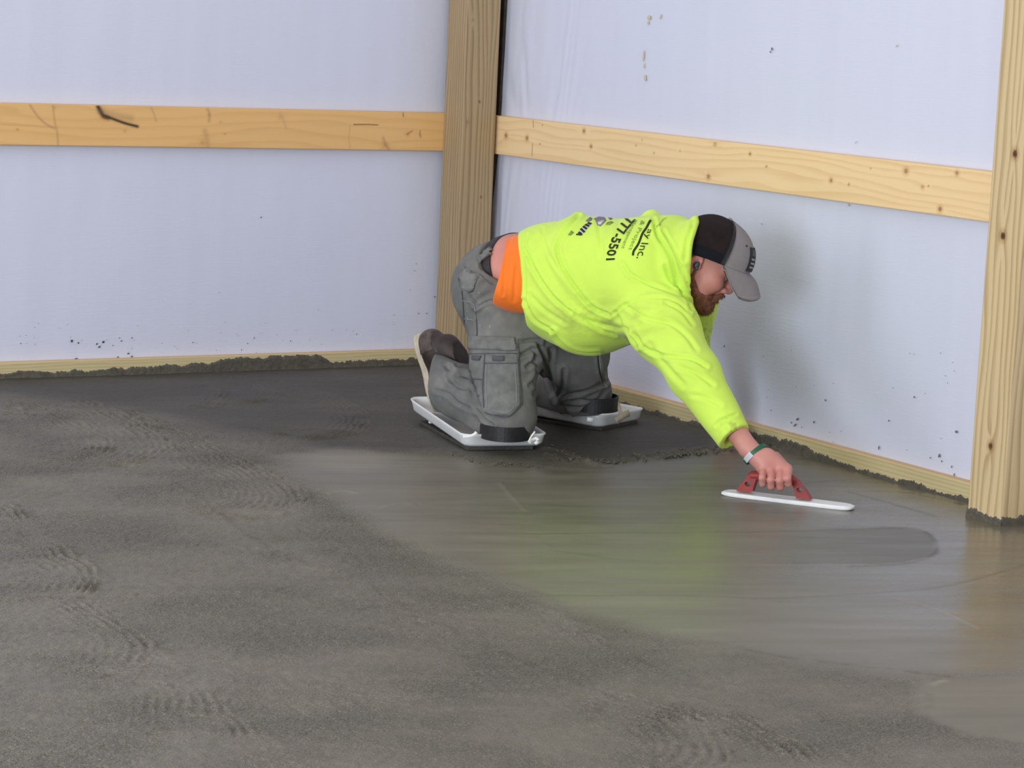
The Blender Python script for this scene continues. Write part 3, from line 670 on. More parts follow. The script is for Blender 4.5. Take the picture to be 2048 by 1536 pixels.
# joints
hipN=P(992,592,7.83); kneeN=P(1012,838,7.75); ankN=P(893,768,8.06)
hipF=hipN+.20*Lleg; kneeF=P(1168,795,8.20); ankF=P(1045,785,8.46)
pelv=(hipN+hipF)/2+np.array([0,0,.03])
shN=P(1318,622,7.42); elN=P(1392,757,7.25); wrN=P(1497,897,7.13)
shF=P(1392,560,7.80); elF=P(1378,695,7.88); wrF=P(1442,840,7.95)
neckB=P(1340,545,7.62)
# right hand closed over the handle
def fingers(D):
    out=[]; 
    for m,p1,p2,t,r in D: out+= [(rc(m,p1,r*1.05,r),.006),(rc(p1,p2,r,r*.95),.003),(rc(p2,t,r*.95,r*.85),.003)]
    return out
hR=[]; 
mx=[1526,1543,1561,1577]; my=[941,943,944,941]
D=[]
for i in range(4):
    m=P(mx[i],my[i],7.085); a=P(mx[i]-2,my[i]+17-(i==0)*2-(i==3)*1,7.045); b=P(mx[i]-1,my[i]+30-(i in(0,3))*3,7.055); t=P(mx[i],my[i]+33-(i in(0,3))*4,7.085)
    D.append((m,a,b,t,[.0092,.0102,.0106,.0103][i]))
palm=[(rc(wrN,P(1530,925,7.11),.027,.027),.02),(rc(P(1515,915,7.11),P(1533,940,7.095),.024,.017),.015),(rc(P(1535,915,7.11),P(1570,940,7.095),.026,.018),.015),(rc(P(1528,938,7.105),P(1573,939,7.105),.016,.0165),.012)]
thumb=[(rc(P(1550,915,7.15),P(1572,935,7.155),.017,.013),.012),(rc(P(1572,935,7.155),P(1570,957,7.145),.012,.011),.004),(rc(P(1570,957,7.145),P(1558,968,7.125),.011,.009),.004)]
handR=palm+thumb+fingers(D)
# left fist, knuckles on the slab behind the right cuff
hL0=P(1462,864,7.98); dh=unit([.10,-.99,0]); sh_=np.array([-dh[1],dh[0],0]); zv=np.array([0,0,1.])
handL=[(rc(wrF,hL0,.026,.030),.02)]
for i in range(4):
    o_=(i-1.5)*.0205*sh_; m=hL0+dh*.034+o_+zv*.010; a=hL0+dh*.052+o_-zv*.016; b=hL0+dh*.030+o_-zv*.032; t=hL0+dh*.012+o_-zv*.024
    handL+=[(rc(hL0+o_*.8,m,.018,.014),.01)]+fingers([(m,a,b,t,.0095)])
tb=hL0-sh_*.030-zv*.002; t2=hL0-sh_*.040+dh*.034-zv*.012; t3=hL0-sh_*.018+dh*.058-zv*.022
handL+=[(rc(tb,t2,.015,.012),.01),(rc(t2,t3,.011,.009),.003)]
bodyparts=[(rc(hd(-.025,0,-.035),neckB,.058,.066),.03),
 (el(P(1240,555,7.68),AXR,(.19,.17,.125)),.05),(el(P(1120,545,7.79),AX,(.16,.155,.115)),.06),(el(P(1035,540,7.86),AX,(.125,.150,.112)),.05),
 (sp(pelv,.12),.05),(rc(shN,elN,.058,.044),.04),(rc(elN,wrN,.043,.0275),.01),(rc(shF,elF,.055,.042),.04),(rc(elF,wrF,.041,.027),.01),
 (rc(neckB,shN,.055,.055),.04),(rc(neckB,shF,.055,.055),.04),
 (rc(hipN,kneeN,.080,.052),.04),(rc(kneeN,ankN,.050,.038),.02),(rc(hipF,kneeF,.080,.052),.04),(rc(kneeF,ankF,.050,.038),.02)]
_bl=union(bodyparts,.03); _hr=union(handR,.008); _hlft=union(handL,.008)
def body_f(p):
    d=_bl(p); m=np.linalg.norm(p-HC,axis=1)<.42
    if m.any(): d[m]=smin(d[m],head_f(p[m]),.012)
    for c,f in ((wrN,_hr),(wrF,_hlft)):
        m=np.linalg.norm(p-c,axis=1)<.35
        if m.any(): d[m]=smin(d[m],f(p[m]),.008)
    return d
Vb,Fb=surface(body_f,(-1.05,-2.86,.0),(-.18,-1.20,.80),.0034)
# skin paint: ruddy cheeks, nose, ear, lips, brows
def local(Vv): q=Vv-HC; return np.stack([q@Fh,q@Lh,q@Uh],1)
lc=local(Vb); skin=np.tile(np.array([.60,.265,.225]),(len(Vb),1))
hm=np.linalg.norm(lc,axis=1)<.2
def blend(mask,col): 
    global skin
    k=np.clip(mask,0,1)[:,None]; skin=skin*(1-k)+np.array(col)*k
yy=np.abs(lc[:,1])
blend(hm*.55*np.exp(-((lc[:,0]-.07)**2+(yy-.045)**2+(lc[:,2]+.015)**2)/.028**2),[.50,.16,.14])
blend(hm*.65*np.exp(-((lc[:,0]-.118)**2+(lc[:,1])**2+(lc[:,2]+.02)**2)/.018**2),[.56,.19,.16])
blend(hm*.6*(yy>.074)*(lc[:,0]<.015),[.62,.22,.20])
blend(hm*.75*np.exp(-((lc[:,2]+.0585)/.0075)**2)*(lc[:,0]>.092)*(yy<.024),[.42,.13,.12])
blend(hm*.75*np.exp(-(((lc[:,2]-.032)/.005)**2))*(lc[:,0]>.06)*(yy>.012)*(yy<.052),[.20,.085,.045])
blend(hm*.8*np.exp(-(((lc[:,2]-.0045)/.0018)**2))*(lc[:,0]>.085)*(yy>.018)*(yy<.046),[.14,.06,.05])
blend(hm*.30*np.exp(-((lc[:,0]-.09)**2+(yy-.033)**2+(lc[:,2]-.0)**2)/.014**2),[.33,.13,.12])
blend(hm*.35*sstep(.0,.03,lc[:,2])*(1-sstep(.02,.05,lc[:,0]))*(yy<.078),[.40,.20,.165])
hh=np.linalg.norm(Vb-P(1550,960,7.07),axis=1)
blend(.45*np.exp(-(hh/.045)**2),[.52,.19,.17])
skin*= (1+.10*(n3(Vb,60,2)-.5))[:,None]
m_skin=mat('skin',(.6,.3,.25),.5,attr='paint',bump=.12,bscale=260,bdist=.001,sss=.12)
person=mkmesh('person',Vb,Fb,m_skin,cols=skin)
tag(person,'kneeling worker in a fluorescent yellow hooded sweatshirt reaching forward to smooth the concrete',cat='person')

# --- hoodie
hoodparts=[
 (el(P(1290,558,7.62),AXR,(.175,.215,.185)),.06),
 (el(P(1180,566,7.70),AXR,(.19,.20,.198)),.06),
 (el(P(1100,545,7.79),AX,(.145,.185,.150)),.06),
 (el(P(1185,635,7.66),AX,(.12,.15,.105)),.06),
 (el(P(1110,606,7.73),AX,(.085,.15,.10)),.05),
 (rc(P(1292,612,7.47),P(1330,658,7.39),.098,.092),.06),
 (rc(P(1330,655,7.39),P(1388,748,7.26),.092,.072),.05),
 (rc(P(1388,748,7.26),P(1467,872,7.15),.072,.050),.03),
 (rc(shF,elF,.085,.058),.06),(rc(elF,wrF,.058,.046),.02),
 (el(P(1334,530,7.55),AXR,(.090,.172,.138)),.05),
 (el(P(1366,525,7.56),AXR,(.050,.150,.130)),.04),
 (rc(P(1156,440,7.72),P(1122,474,7.66),.020,.014),.03),(rc(P(1303,437,7.66),P(1318,470,7.60),.026,.016),.03)]
_h=union(hoodparts,.05)
hemP=P(1046,540,7.75); hemN=unit(RT*.97-FW*.10+UP*.10)
cuN=P(1469,874,7.15); cuD=unit(wrN-elN)
cuF_=P(1434,822,7.935); cuFd=unit(wrF-elF)
def ring_(c,n,R1,R2,r,e1,e2):
    def f(p):
        q=p-c; a=(q@e1)/R1; b=(q@e2)/R2; z=q@n; rad=np.sqrt(a*a+b*b)+1e-9; m=(R1+R2)/2
        return np.sqrt(((rad-1)*m)**2+z*z)-r
    return f
rimC=P(1388,528,7.505); rimN=unit(RT*.985-UP*.08-FW*.24); re1=unit(UP-(UP@rimN)*rimN); re2=np.cross(rimN,re1)
_rims=[ring_(rimC-rimN*o_,rimN,.128-.02*q_,.132-.01*q_,r_,re1,re2) for q_,(o_,r_) in enumerate(((0,.014),(.028,.019),(.058,.024)))]; _rim=union([(g,.02) for g in _rims],.02)
def hoodie_f(p):
    d=_h(p)
    d=smin(d,_rim(p),.02)
    # hollow of the hood round the neck
    q=(p-rimC); cav=el(rimC+rimN*.035,[rimN,re1,re2],(.070,.108,.112))(p); d=-smin(-d,cav,.012)
    m=(p@hemN)-(hemP@hemN); d=np.maximum(d,-(m))+0
    for c,n in ((cuN,cuD),(cuF_,cuFd)):
        s=(p-c)@n; near=np.linalg.norm(p-c,axis=1)<.12; d=np.where(near,np.maximum(d,s),d)
        hol=el(c+n*.01,I3,(.036,)*3)(p); d=np.where(near,np.maximum(d,-hol),d)
    d=d+.0045*(n3(p,7,1)-.5)*2+.002*(n3(p,18,5)-.5)*2
    return d
Vh,Fh_=surface(hoodie_f,(-1.05,-2.72,.02),(-.15,-1.45,.85),.0046)
hl_=[([(1158,431),(1128,463),(1115,488),(1116,508),(1126,536),(1148,570),(1168,597),(1190,617),(1223,630)],.007,3.2),
 ([(1053,505),(1069,540),(1092,576),(1112,600),(1141,624)],.0065,3.4),([(1085,459),(1092,494),(1108,525),(1150,580)],.003,3.4),
 ([(1307,440),(1315,472),(1334,501),(1347,532),(1355,573)],.008,3.6),([(1387,442),(1374,480),(1370,520)],.006,3.6),([(1327,463),(1349,502),(1378,573)],.005,3.2),
 ([(1330,532),(1340,557),(1358,580),(1378,602)],.007,3),([(1246,525),(1261,548),(1298,568),(1334,582),(1371,598),(1381,620)],.005,3.2),
 ([(1231,626),(1245,613),(1274,601),(1313,595),(1352,605),(1379,628)],.0045,2.6),([(1231,626),(1250,660),(1275,692)],.006,4),
 ([(1250,610),(1290,635),(1340,648),(1372,672),(1392,700)],.004,4),([(1270,668),(1293,697),(1332,712),(1381,718),(1412,734)],.006,3.4),
 ([(1330,605),(1362,622),(1385,650)],.004,3.2),([(1108,662),(1118,681),(1141,699),(1168,706),(1196,705)],.009,2.8),
 ([(1432,852),(1440,842),(1453,836),(1472,829)],.004,2.6),([(1048,600),(1070,640),(1108,662)],.005,3),([(1056,470),(1049,510),(1050,560),(1052,610)],.0035,2.6),
 ([(1141,624),(1170,640),(1210,650),(1262,660)],.004,4.5),([(1165,630),(1195,655),(1230,668)],.004,3.4),([(1300,690),(1340,740),(1368,770)],.004,5),
 ([(1360,735),(1390,745),(1425,770)],.004,4),([(1385,790),(1410,795),(1440,810)],.003,4),([(1240,437),(1232,470),(1240,500)],.0025,5),([(1196,445),(1200,470),(1205,510)],.003,5),
 ([(1395,440),(1402,436),(1396,470)],.002,3),([(1078,480),(1100,540),(1140,600),(1200,650)],.003,7),([(1060,590),(1090,620),(1130,645)],.003,4)]
Vh=creases(Vh,Fh_,[(a,b*1.2,c*.85) for a,b,c in hl_])
qh=toPx(Vh); colh=np.tile(np.array([.635,.88,.12]),(len(Vh),1))
dirt_dark=np.clip(fbm(qh[:,0]/26,qh[:,1]/13,4,3)*3-1.45,0,1)*np.exp(-(((qh[:,0]-1200)/110)**2+((qh[:,1]-640)/42)**2))
dirt_dark+=1.0*np.clip(fbm(qh[:,0]/9,qh[:,1]/9,3,9)*4-2.0,0,1)*np.exp(-(((qh[:,0]-1468)/24)**2+((qh[:,1]-858)/24)**2))
dirt_dark+=.35*(qh[:,1]>690)*(qh[:,0]<1290)*fbm(qh[:,0]/20,qh[:,1]/8,3,5)  # darker mottling along the lower hem
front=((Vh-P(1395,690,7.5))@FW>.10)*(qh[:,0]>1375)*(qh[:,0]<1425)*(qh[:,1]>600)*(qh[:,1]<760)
dirt_dark+=front*(.35+.9*np.clip(fbm(qh[:,0]/5,qh[:,1]/5,3,15)*5-2.8,0,1))*(qh[:,1]<730)
k=np.clip(dirt_dark*.6,0,.7)[:,None]; colh=colh*(1-k)+np.array([.26,.29,.07])*k
m_hood=mat('hivis_fleece',(.6,.9,.1),.85,attr='paint',spec=.15,sheen=.15,bump=.35,bscale=420,bdist=.0012,var=.04,vscale=12)
hoodie=mkmesh('hoodie',Vh,Fh_,m_hood,person,cols=colh); hoodie['label']='fluorescent yellow hooded sweatshirt with black lettering on the back'
BH=bvh(Vh,Fh_)

# --- orange undershirt
def osh_f(p):
    d=union([(el(P(1065,540,7.80),AX,(.17,.178,.112)),.03),(el(P(1050,570,7.76),AX,(.10,.16,.085)),.03),(rc(P(1012,566,7.70),P(1050,584,7.68),.052,.052),.04)],.04)(p)
    a=unit(RT*.978-UP*.20); c=P(999,525,7.7); bulge=-.006*np.sin(np.clip(((p-c)@UP+.10)/.20,0,1)*math.pi)
    d=np.maximum(d,-((p-c)@a+bulge-.004)); d=np.maximum(d,(p-P(1075,540,7.7))@RT)
    return d+.002*(n3(p,14,5)-.5)
Vo,Fo=surface(osh_f,(-1.1,-2.0,.3),(-.5,-1.4,.8),.0045)
Vo=creases(Vo,Fo,[([(1024,466),(1013,500),(1008,540),(1006,590)],.004,2.2),([(1034,525),(1030,560),(1028,600)],.003,3)])
m_or=mat('orange_jersey',(.98,.20,.012),.8,sheen=.1,bump=.2,bscale=300,bdist=.001,var=.04)
osh=mkmesh('undershirt',Vo,Fo,m_or,person); osh['label']='bright orange shirt tail below the sweatshirt hem'

# --- trousers
trp=[(el(P(1005,566,7.88),AX,(.130,.185,.125)),.06),(sp(P(992,572,7.86),.118),.05),(sp(P(992,572,7.86)+.17*Lleg,.118),.05),
 (rc(P(998,600,7.82),P(1010,720,7.78),.116,.096),.06),(rc(P(1010,720,7.78),P(1014,832,7.74),.094,.082),.05),(sp(P(1018,832,7.74),.078),.03),
 (rc(P(1010,842,7.77),P(925,785,7.97),.076,.082),.02),(rc(P(925,785,7.97),P(870,763,8.10),.082,.085),.03),
 (rc(hipF,P(1150,710,7.98),.112,.100),.06),(rc(P(1150,710,8.02),P(1166,790,8.20),.099,.083),.05),(sp(P(1174,786,8.20),.079),.03),
 (rc(P(1165,802,8.20),P(1100,788,8.36),.070,.076),.02),(rc(P(1100,788,8.36),P(1040,776,8.48),.076,.080),.03),
 (rc(P(1075,650,7.80),P(1110,700,7.90),.085,.08),.06)]
_t=union(trp,.05); hemT=P(871,765,8.08); hemTn=unit(RT*.97-FW*.22+UP*.08); hemU=P(1040,776,8.48); hemUn=unit(RT*.8-FW*.6)
waP=P(986,520,7.86); waN=unit(T_*.9+UP*.42)
def trou_f(p):
    d=_t(p)
    for c,n in ((hemT,hemTn),(hemU,hemUn)):
        near=np.linalg.norm(p-c,axis=1)<.17; s=-((p-c)@n); d=np.where(near,np.maximum(d,s),d)
        hol=rc(c-n*.02,c+n*.05,.068,.06)(p); d=np.where(near,np.maximum(d,-hol),d)
    s=(p-waP)@waN; near=np.linalg.norm(p-P(1040,500,7.85),axis=1)<.30; up=p[:,2]>.42
    d=np.where(near&up,np.maximum(d,s-.02-.9*np.clip((P(1000,545,7.8)-p)@UP,0,.2)),d)
    d=np.maximum(d,np.where(p[:,0]>-.66,.052,.036)-p[:,2])
    return d+.005*(n3(p,9,2)-.5)*2+.0022*(n3(p,26,6)-.5)*2
Vt,Ft=surface(trou_f,(-1.12,-1.98,.0),(-.30,-1.05,.72),.0046)
def c2(L): return [(780+x/5.12,640+y/5.12) for x,y in L]
def c1(L): return [(780+x/5.12,400+y/5.12) for x,y in L]
tl_=[(c2([(1450,290),(1400,330),(1320,360)]),.006,3.2),(c2([(1480,380),(1460,430),(1400,480)]),.007,3.2),(c2([(1500,560),(1470,620),(1430,670)]),.006,3.2),(c2([(1530,200),(1420,210),(1330,220)]),.006,3),
 (c2([(900,780),(880,850),(890,930)]),.006,2.8),(c2([(830,700),(850,790),(840,880)]),.004,2.6),(c2([(800,580),(720,560),(640,620)]),.006,4),(c2([(600,500),(620,600),(700,680),(800,700)]),.005,4),
 (c2([(470,720),(600,760),(700,850),(850,920)]),.004,3),(c2([(915,930),(960,1010),(1060,1080)]),.006,2.4),(c2([(560,470),(640,520),(660,560)]),.004,3.6),(c2([(800,470),(700,480)]),.005,4),
 (c1([(750,640),(800,720),(920,750),(1000,820),(1080,860)]),.005,2),(c1([(930,760),(880,830),(850,930),(800,950)]),.003,1.8),(c1([(810,970),(850,1030),(900,1090)]),.005,2.6),(c1([(890,1105),(1000,1040),(1200,1010)]),.005,2),(c1([(735,930),(745,1050),(760,1270)]),.0035,1.8),(c1([(870,1110),(885,1250),(890,1390)]),.003,1.6),
 (c1([(940,870),(1000,840),(1080,880)]),.003,4),(c1([(1020,960),(940,1000),(880,1060)]),.003,4),(c1([(1340,1100),(1200,1060),(1100,1060)]),.004,3.5),
 ([(1075,690),(1090,730),(1105,770),(1125,810),(1140,835)],.008,3.4),([(1066,700),(1072,740),(1068,790)],.005,3),([(1100,700),(1098,740),(1110,790)],.007,4),([(1127,740),(1124,775),(1112,800)],.006,3.2),([(1130,790),(1170,782),(1215,762)],.006,2.6),([(1150,800),(1190,800),(1214,775)],.004,3),([(1128,810),(1160,815),(1200,800)],.004,3),
 ([(1196,705),(1199,735),(1206,768)],.005,2)]
Vt=creases(Vt,Ft,[(a,b*1.4,c) for a,b,c in tl_])
qt=toPx(Vt); colt=np.tile(np.array([.158,.160,.158]),(len(Vt),1))
colt*=(1+.16*(fbm(qt[:,0]/40,qt[:,1]/40,4,2)-.5)*2)[:,None]
dust=np.clip(fbm(qt[:,0]/22,qt[:,1]/30,4,6)*2.2-.85,0,1)*.35+.55*np.clip(1-Vt[:,2]/.13,0,1)*fbm(qt[:,0]/14,qt[:,1]/14,3,4)
dust+=.35*np.exp(-(((qt[:,0]-985)/35)**2+((qt[:,1]-640)/30)**2))*fbm(qt[:,0]/9,qt[:,1]/9,3,7)
k=np.clip(dust,0,.7)[:,None]; colt=colt*(1-k)+np.array([.30,.29,.27])*k
sp_=np.clip((vnoise(qt[:,0]/3.2,qt[:,1]/3.2,61)-.93)*14,0,1)[:,None]*.6; colt=colt*(1-sp_)+np.array([.42,.42,.42])*sp_
m_tr=mat('grey_canvas',(.15,.15,.15),.85,attr='paint',spec=.2,bump=.35,bscale=330,bdist=.0012,var=.07,vscale=35)
trousers=mkmesh('work_trousers',Vt,Ft,m_tr,person,cols=colt); trousers['label']='dusty grey work trousers with cargo pockets'
BT=bvh(Vt,Ft)
m_tr2=mat('grey_canvas_panel',(.18,.182,.178),.85,var=.18,vscale=40,spec=.2,bump=.35,bscale=330,bdist=.0012)
m_seam=mat('grey_stitching',(.085,.09,.10),.85); m_seaml=mat('light_stitching',(.26,.27,.28),.85)
pk_=patch('cargo_pocket',BT,[(942,684),(1028,686),(1036,690),(1040,808),(1022,831),(975,829),(967,822),(950,760),(942,740)],.003,m_tr2,trousers,5,.004,label='large cargo pocket on the near thigh')
def seam(name,T,pts,wd,off,m,parent):
    pl=smoothline(pts,5); n=np.gradient(pl,axis=0); n=np.stack([-n[:,1],n[:,0]],1); n/=np.linalg.norm(n,axis=1)[:,None]+1e-9
    return patch(name,T,[tuple(q) for q in pl+n*wd/2]+[tuple(q) for q in (pl-n*wd/2)[::-1]],off,m,parent,6,.0012)
patch('pocket_flap',BT,[(941,672),(1030,677),(1032,703),(941,698)],.007,m_tr2,trousers,5,.004,label='pocket flap with two dark tabs')
patch('pocket_tab',BT,c2([(865,360),(955,365),(935,415),(860,410)]),.0085,m_seam,trousers,5,.002)
patch('pocket_tab',BT,c2([(1055,365),(1170,370),(1172,420),(1060,420)]),.0085,m_seam,trousers,5,.002)
for L in ([(985,350),(975,500),(970,700),(980,900)],[(1300,240),(1305,500),(1330,760),(1335,870)],[(1335,870),(1290,920),(1215,985),(1120,985),(990,950)],[(840,345),(1000,345),(1290,345)],[(985,440),(1130,443),(1290,440)],[(830,590),(960,605)]):
    seam('stitching',BT,c2(L),1.7,.0075,m_seam,trousers)
for L in ([(1275,470),(1285,700),(1290,860)],[(1000,460),(1000,700),(1010,900)],[(1270,890),(1200,950),(1050,930)]):
    seam('stitching',BT,c2(L),1.2,.0075,m_seaml,trousers)
for L in ([(880,1110),(1010,1040),(1210,1015)],[(735,1030),(820,1045),(870,1080)],[(760,1215),(870,1232)],[(868,1090),(878,1230)]):
    seam('stitching',BT,c1(L),1.3,.001,m_seaml,trousers)
for L in ([(736,930),(745,1050),(762,1280)],[(885,1230),(890,1390)],[(800,950),(850,930),(880,850),(900,790)],[(700,800),(735,890)],[(730,880),(770,800),(790,770)]):
    seam('stitching',BT,c1(L),1.4,.001,m_seam,trousers)
patch('back_pocket',BT,c1([(716,760),(790,680),(905,790),(850,930),(770,930),(725,890)]),.001,m_tr2,trousers,5,.003)
seam('stitching',BT,[(1199,706),(1202,740),(1207,765),(1214,774)],1.8,.002,m_seaml,trousers)
m_wht=mat('white_plastic',(.83,.84,.86),.35,var=.05,vscale=30)
m_blk=mat('black_webbing',(.012,.012,.015),.55,bump=.3,bscale=200,var=.3,vscale=60)
# belt: ribbon round the waist
wc=P(1032,528,7.86); e1=unit(U_); e2=unit(L_)
def ribbon(c,n,a,b,ra,rb,wd,th,seg=64,tilt=None,phase=(0,2*math.pi)):
    V=[];ts=np.linspace(*phase,seg)
    for t in ts:
        o=unit(math.cos(t)*a/ra+math.sin(t)*b/rb); p=c+math.cos(t)*a*ra+math.sin(t)*b*rb
        for s,q in ((-1,0),(1,0),(1,1),(-1,1)): V.append(p+n*s*wd/2+o*q*th)
    return np.array(V),[list(map(int,f)) for f in gridF(seg,4,wrapv=True)]+[[0,3,2,1],[(seg-1)*4+i for i in range(4)]]
bn=unit(np.cross(unit(UP*.97-RT*.12),L_)); bn=bn if bn@RT>0 else -bn
v,f=ribbon(P(1032,537,7.88),unit(RT*.86-FW*.4+UP*.25),unit(UP-RT*.24),unit(L_),.104,.168,.030,.005)
belt=mkmesh('belt',v,f,m_blk,person,smooth=False); belt['label']='black belt above the waistband'
BB=bvh(np.vstack([Vt,v]),[list(q) for q in Ft]+[[i+len(Vt) for i in q] for q in f])
patch('belt_loop',BB,c1([(885,590),(1030,485),(1048,540),(915,645)]),.003,m_tr2,trousers,4,.003)

# --- lettering and print on the back
m_ink=mat('black_print',(.018,.022,.012),.8); m_ink2=mat('faded_print',(.22,.33,.05),.8); m_inkg=mat('grey_print',(.20,.19,.23),.8); m_inkw=mat('white_print',(.62,.62,.66),.8)
def textmesh(s,bold=0):
    c=bpy.data.curves.new('t','FONT'); c.body=s; c.size=1; c.offset=bold; c.resolution_u=3; o=bpy.data.objects.new('t',c); COL.objects.link(o)
    dg=bpy.context.evaluated_depsgraph_get(); dg.update(); me=o.evaluated_get(dg).to_mesh(); bm=bmesh.new(); bm.from_mesh(me)
    bpy.data.objects.remove(o); bmesh.ops.triangulate(bm,faces=bm.faces[:])
    for _ in range(3):
        e=[q for q in bm.edges if q.calc_length()>.22]
        if not e: break
        bmesh.ops.subdivide_edges(bm,edges=e,cuts=1); bmesh.ops.triangulate(bm,faces=bm.faces[:])
    bm.verts.index_update(); V=np.array([v.co[:] for v in bm.verts]); F=[[v.index for v in f.verts] for f in bm.faces]; bm.free(); bpy.data.curves.remove(c) if c.name in bpy.data.curves else None
    return V,F
def letter(name,s,base,upv,height,m,T=BH,parent=hoodie,bold=0,off=.0022):
    V,F=textmesh(s,bold); x=V[:,0]/V[:,0].max(); bl=smoothline(base,8); cum=np.concatenate([[0],np.cumsum(np.linalg.norm(np.diff(bl,axis=0),axis=1))]); cum/=cum[-1]
    bx=np.interp(x,cum,bl[:,0]); by=np.interp(x,cum,bl[:,1]); up0,up1=np.array(upv[0],float),np.array(upv[1],float)
    u=up0*(1-x[:,None])+up1*x[:,None]; h=V[:,1:2]/.72
    px=np.stack([bx,by],1)+u*h; X=drape(T,px,off)
    n=np.cross(X[F[0][1]]-X[F[0][0]],X[F[0][2]]-X[F[0][0]]) 
    if n@(CAM-X[F[0][0]])<0: F=[q[::-1] for q in F]
    o=mkmesh(name,X,F,m,parent,smooth=False); return o
letter('printed_number','777-5501',[(1253,434),(1243,447),(1230,466),(1221,487),(1215,507),(1213,521)],[(20,6),(17,-1)],1,m_ink,bold=.022)
letter('printed_lettering','ay Inc.',[(1297,458),(1291,472),(1284,485),(1278,500),(1273,517)],[(10,2),(18,0)],1,m_ink,bold=0.0)
letter('printed_lettering','& Project',[(1283,441),(1276,458),(1266,480),(1257,500)],[(8,2),(8,1)],1,m_ink2)
letter('printed_lettering','Management',[(1268,440),(1259,460),(1249,480),(1243,497)],[(7,2),(7,1)],1,m_ink2)
letter('printed_lettering','Inc',[(1326,438),(1318,447),(1313,455)],[(9,-3),(9,-3)],1,m_ink2)
def seamb(pts,wd,m,name='printed_rule'): return seam(name,BH,pts,wd,.0012,m,hoodie)
seamb([(1301,441),(1293,456),(1285,468),(1277,488),(1268,502),(1266,511)],3.6,m_ink)
C8=lambda L:[(1120+x/9.31,410+y/9.31) for x,y in L]
patch('printed_logo',BH,C8([(300,560),(400,440),(480,370),(580,330),(590,370),(510,450),(430,540),(380,565)]),.0008,m_inkw,hoodie,4,.001)
for a,b in (((345,520),(400,545)),((385,455),(455,510)),((430,410),(500,455)),((470,375),(545,405)),((520,345),(580,365))):
    (x0,y0),(x1,y1)=a,b; patch('printed_logo',BH,C8([(x0-14,y0+10),(x0+16,y0-18),(x1+16,y1-12),(x1-14,y1+16)]),.0018,m_ink,hoodie,3,.0008)
patch('printed_logo',BH,C8([(300,560),(310,545),(420,550),(400,570)]),.002,m_ink,hoodie,3,.0008)
patch('printed_logo',BH,C8([(150,560),(210,480),(260,520),(200,570)]),.0008,m_ink2,hoodie,4,.001)
patch('printed_logo',BH,C8([(630,260),(720,225),(830,230),(860,290),(760,400),(690,370),(670,310)]),.0008,m_inkg,hoodie,4,.001)
patch('printed_logo',BH,C8([(700,330),(800,290),(820,310),(770,365),(710,370)]),.002,m_inkw,hoodie,4,.0008)
patch('printed_logo',BH,C8([(900,245),(960,235),(980,265),(930,285)]),.0012,m_inkg,hoodie,4,.001)
patch('printed_logo',BH,C8([(480,300),(560,235),(600,255),(590,290),(520,320)]),.0012,m_inkg,hoodie,4,.001)
patch('printed_logo',BH,C8([(850,370),(880,330),(960,310),(1000,330),(930,375)]),.0008,m_ink2,hoodie,4,.001)

# --- cap
m_cg=mat('grey_twill',(.245,.225,.235),.85,bump=.3,bscale=500,bdist=.0008,var=.05,vscale=40); m_cm=mat('black_mesh',(.020,.013,.014),.85,spec=.15,bump=.6,bscale=700,bdist=.001,var=.25,vscale=25)
def capP(phi,th,off=0):
    c,s=math.cos(phi),math.sin(phi); ra=.127 if c>0 else .124
    k=abs(s); q_=math.sin(th)**.86; x=.018+ra*c*q_; y=.093*s*q_; zr=.034+.018*c-.012*(c<0)*(-c); z=zr+(.158-zr)*math.cos(th)
    n=unit([c*math.sin(th)/ra,s*math.sin(th)/.092,math.cos(th)/.11]); return hd(x+n[0]*off,y+n[1]*off,z+n[2]*off)
def capgrid(p0,p1,t0,t1,n,m_,off,th,wrap=False):
    A=np.linspace(p0,p1,n,endpoint=not wrap); B=np.linspace(t0,t1,m_); V=[capP(a,b,off) for a in A for b in B]+[capP(a,b,off-th) for a in A for b in B]
    F=gridF(n,m_,wrapu=wrap); k=n*m_; F=[list(map(int,f)) for f in F]
    F2=[[i+k for i in f[::-1]] for f in F]; E=[]
    for i in range(n if wrap else n-1): j=(i+1)%n; E.append([i*m_+m_-1,i*m_+m_-1+k,j*m_+m_-1+k,j*m_+m_-1])
    if not wrap:
        for jx in range(m_-1):
            E.append([jx,jx+k,jx+1+k,jx+1]); o=(n-1)*m_; E.append([o+jx,o+jx+1,o+jx+1+k,o+jx+k])
    return np.array(V),F+F2+E
R_=math.radians
v,f=capgrid(0,2*math.pi,.02,math.pi/2,64,20,0,.003,True); cap=mkmesh('cap',v,f,m_cm,person); cap['label']='trucker cap with black mesh back and grey front'
v,f=capgrid(-R_(69),R_(69),.12,math.pi/2,28,16,.0022,.002); mkmesh('front_panel',v,f,m_cg,cap)['label']='grey cloth front panel'
v,f=capgrid(R_(69),R_(291),math.pi/2-.24,math.pi/2+.0,30,4,.002,.0035); mkmesh('sweatband',v,f,mat('black_band',(.008,.009,.014),.8,spec=.15),cap)
v,f=capgrid(R_(285),R_(292),.15,math.pi/2,4,14,.0028,.002); mkmesh('seam_tape',v,f,m_blk,cap)
v,f=capgrid(R_(68),R_(75),.15,math.pi/2,4,14,.0028,.002); mkmesh('seam_tape',v,f,m_blk,cap)
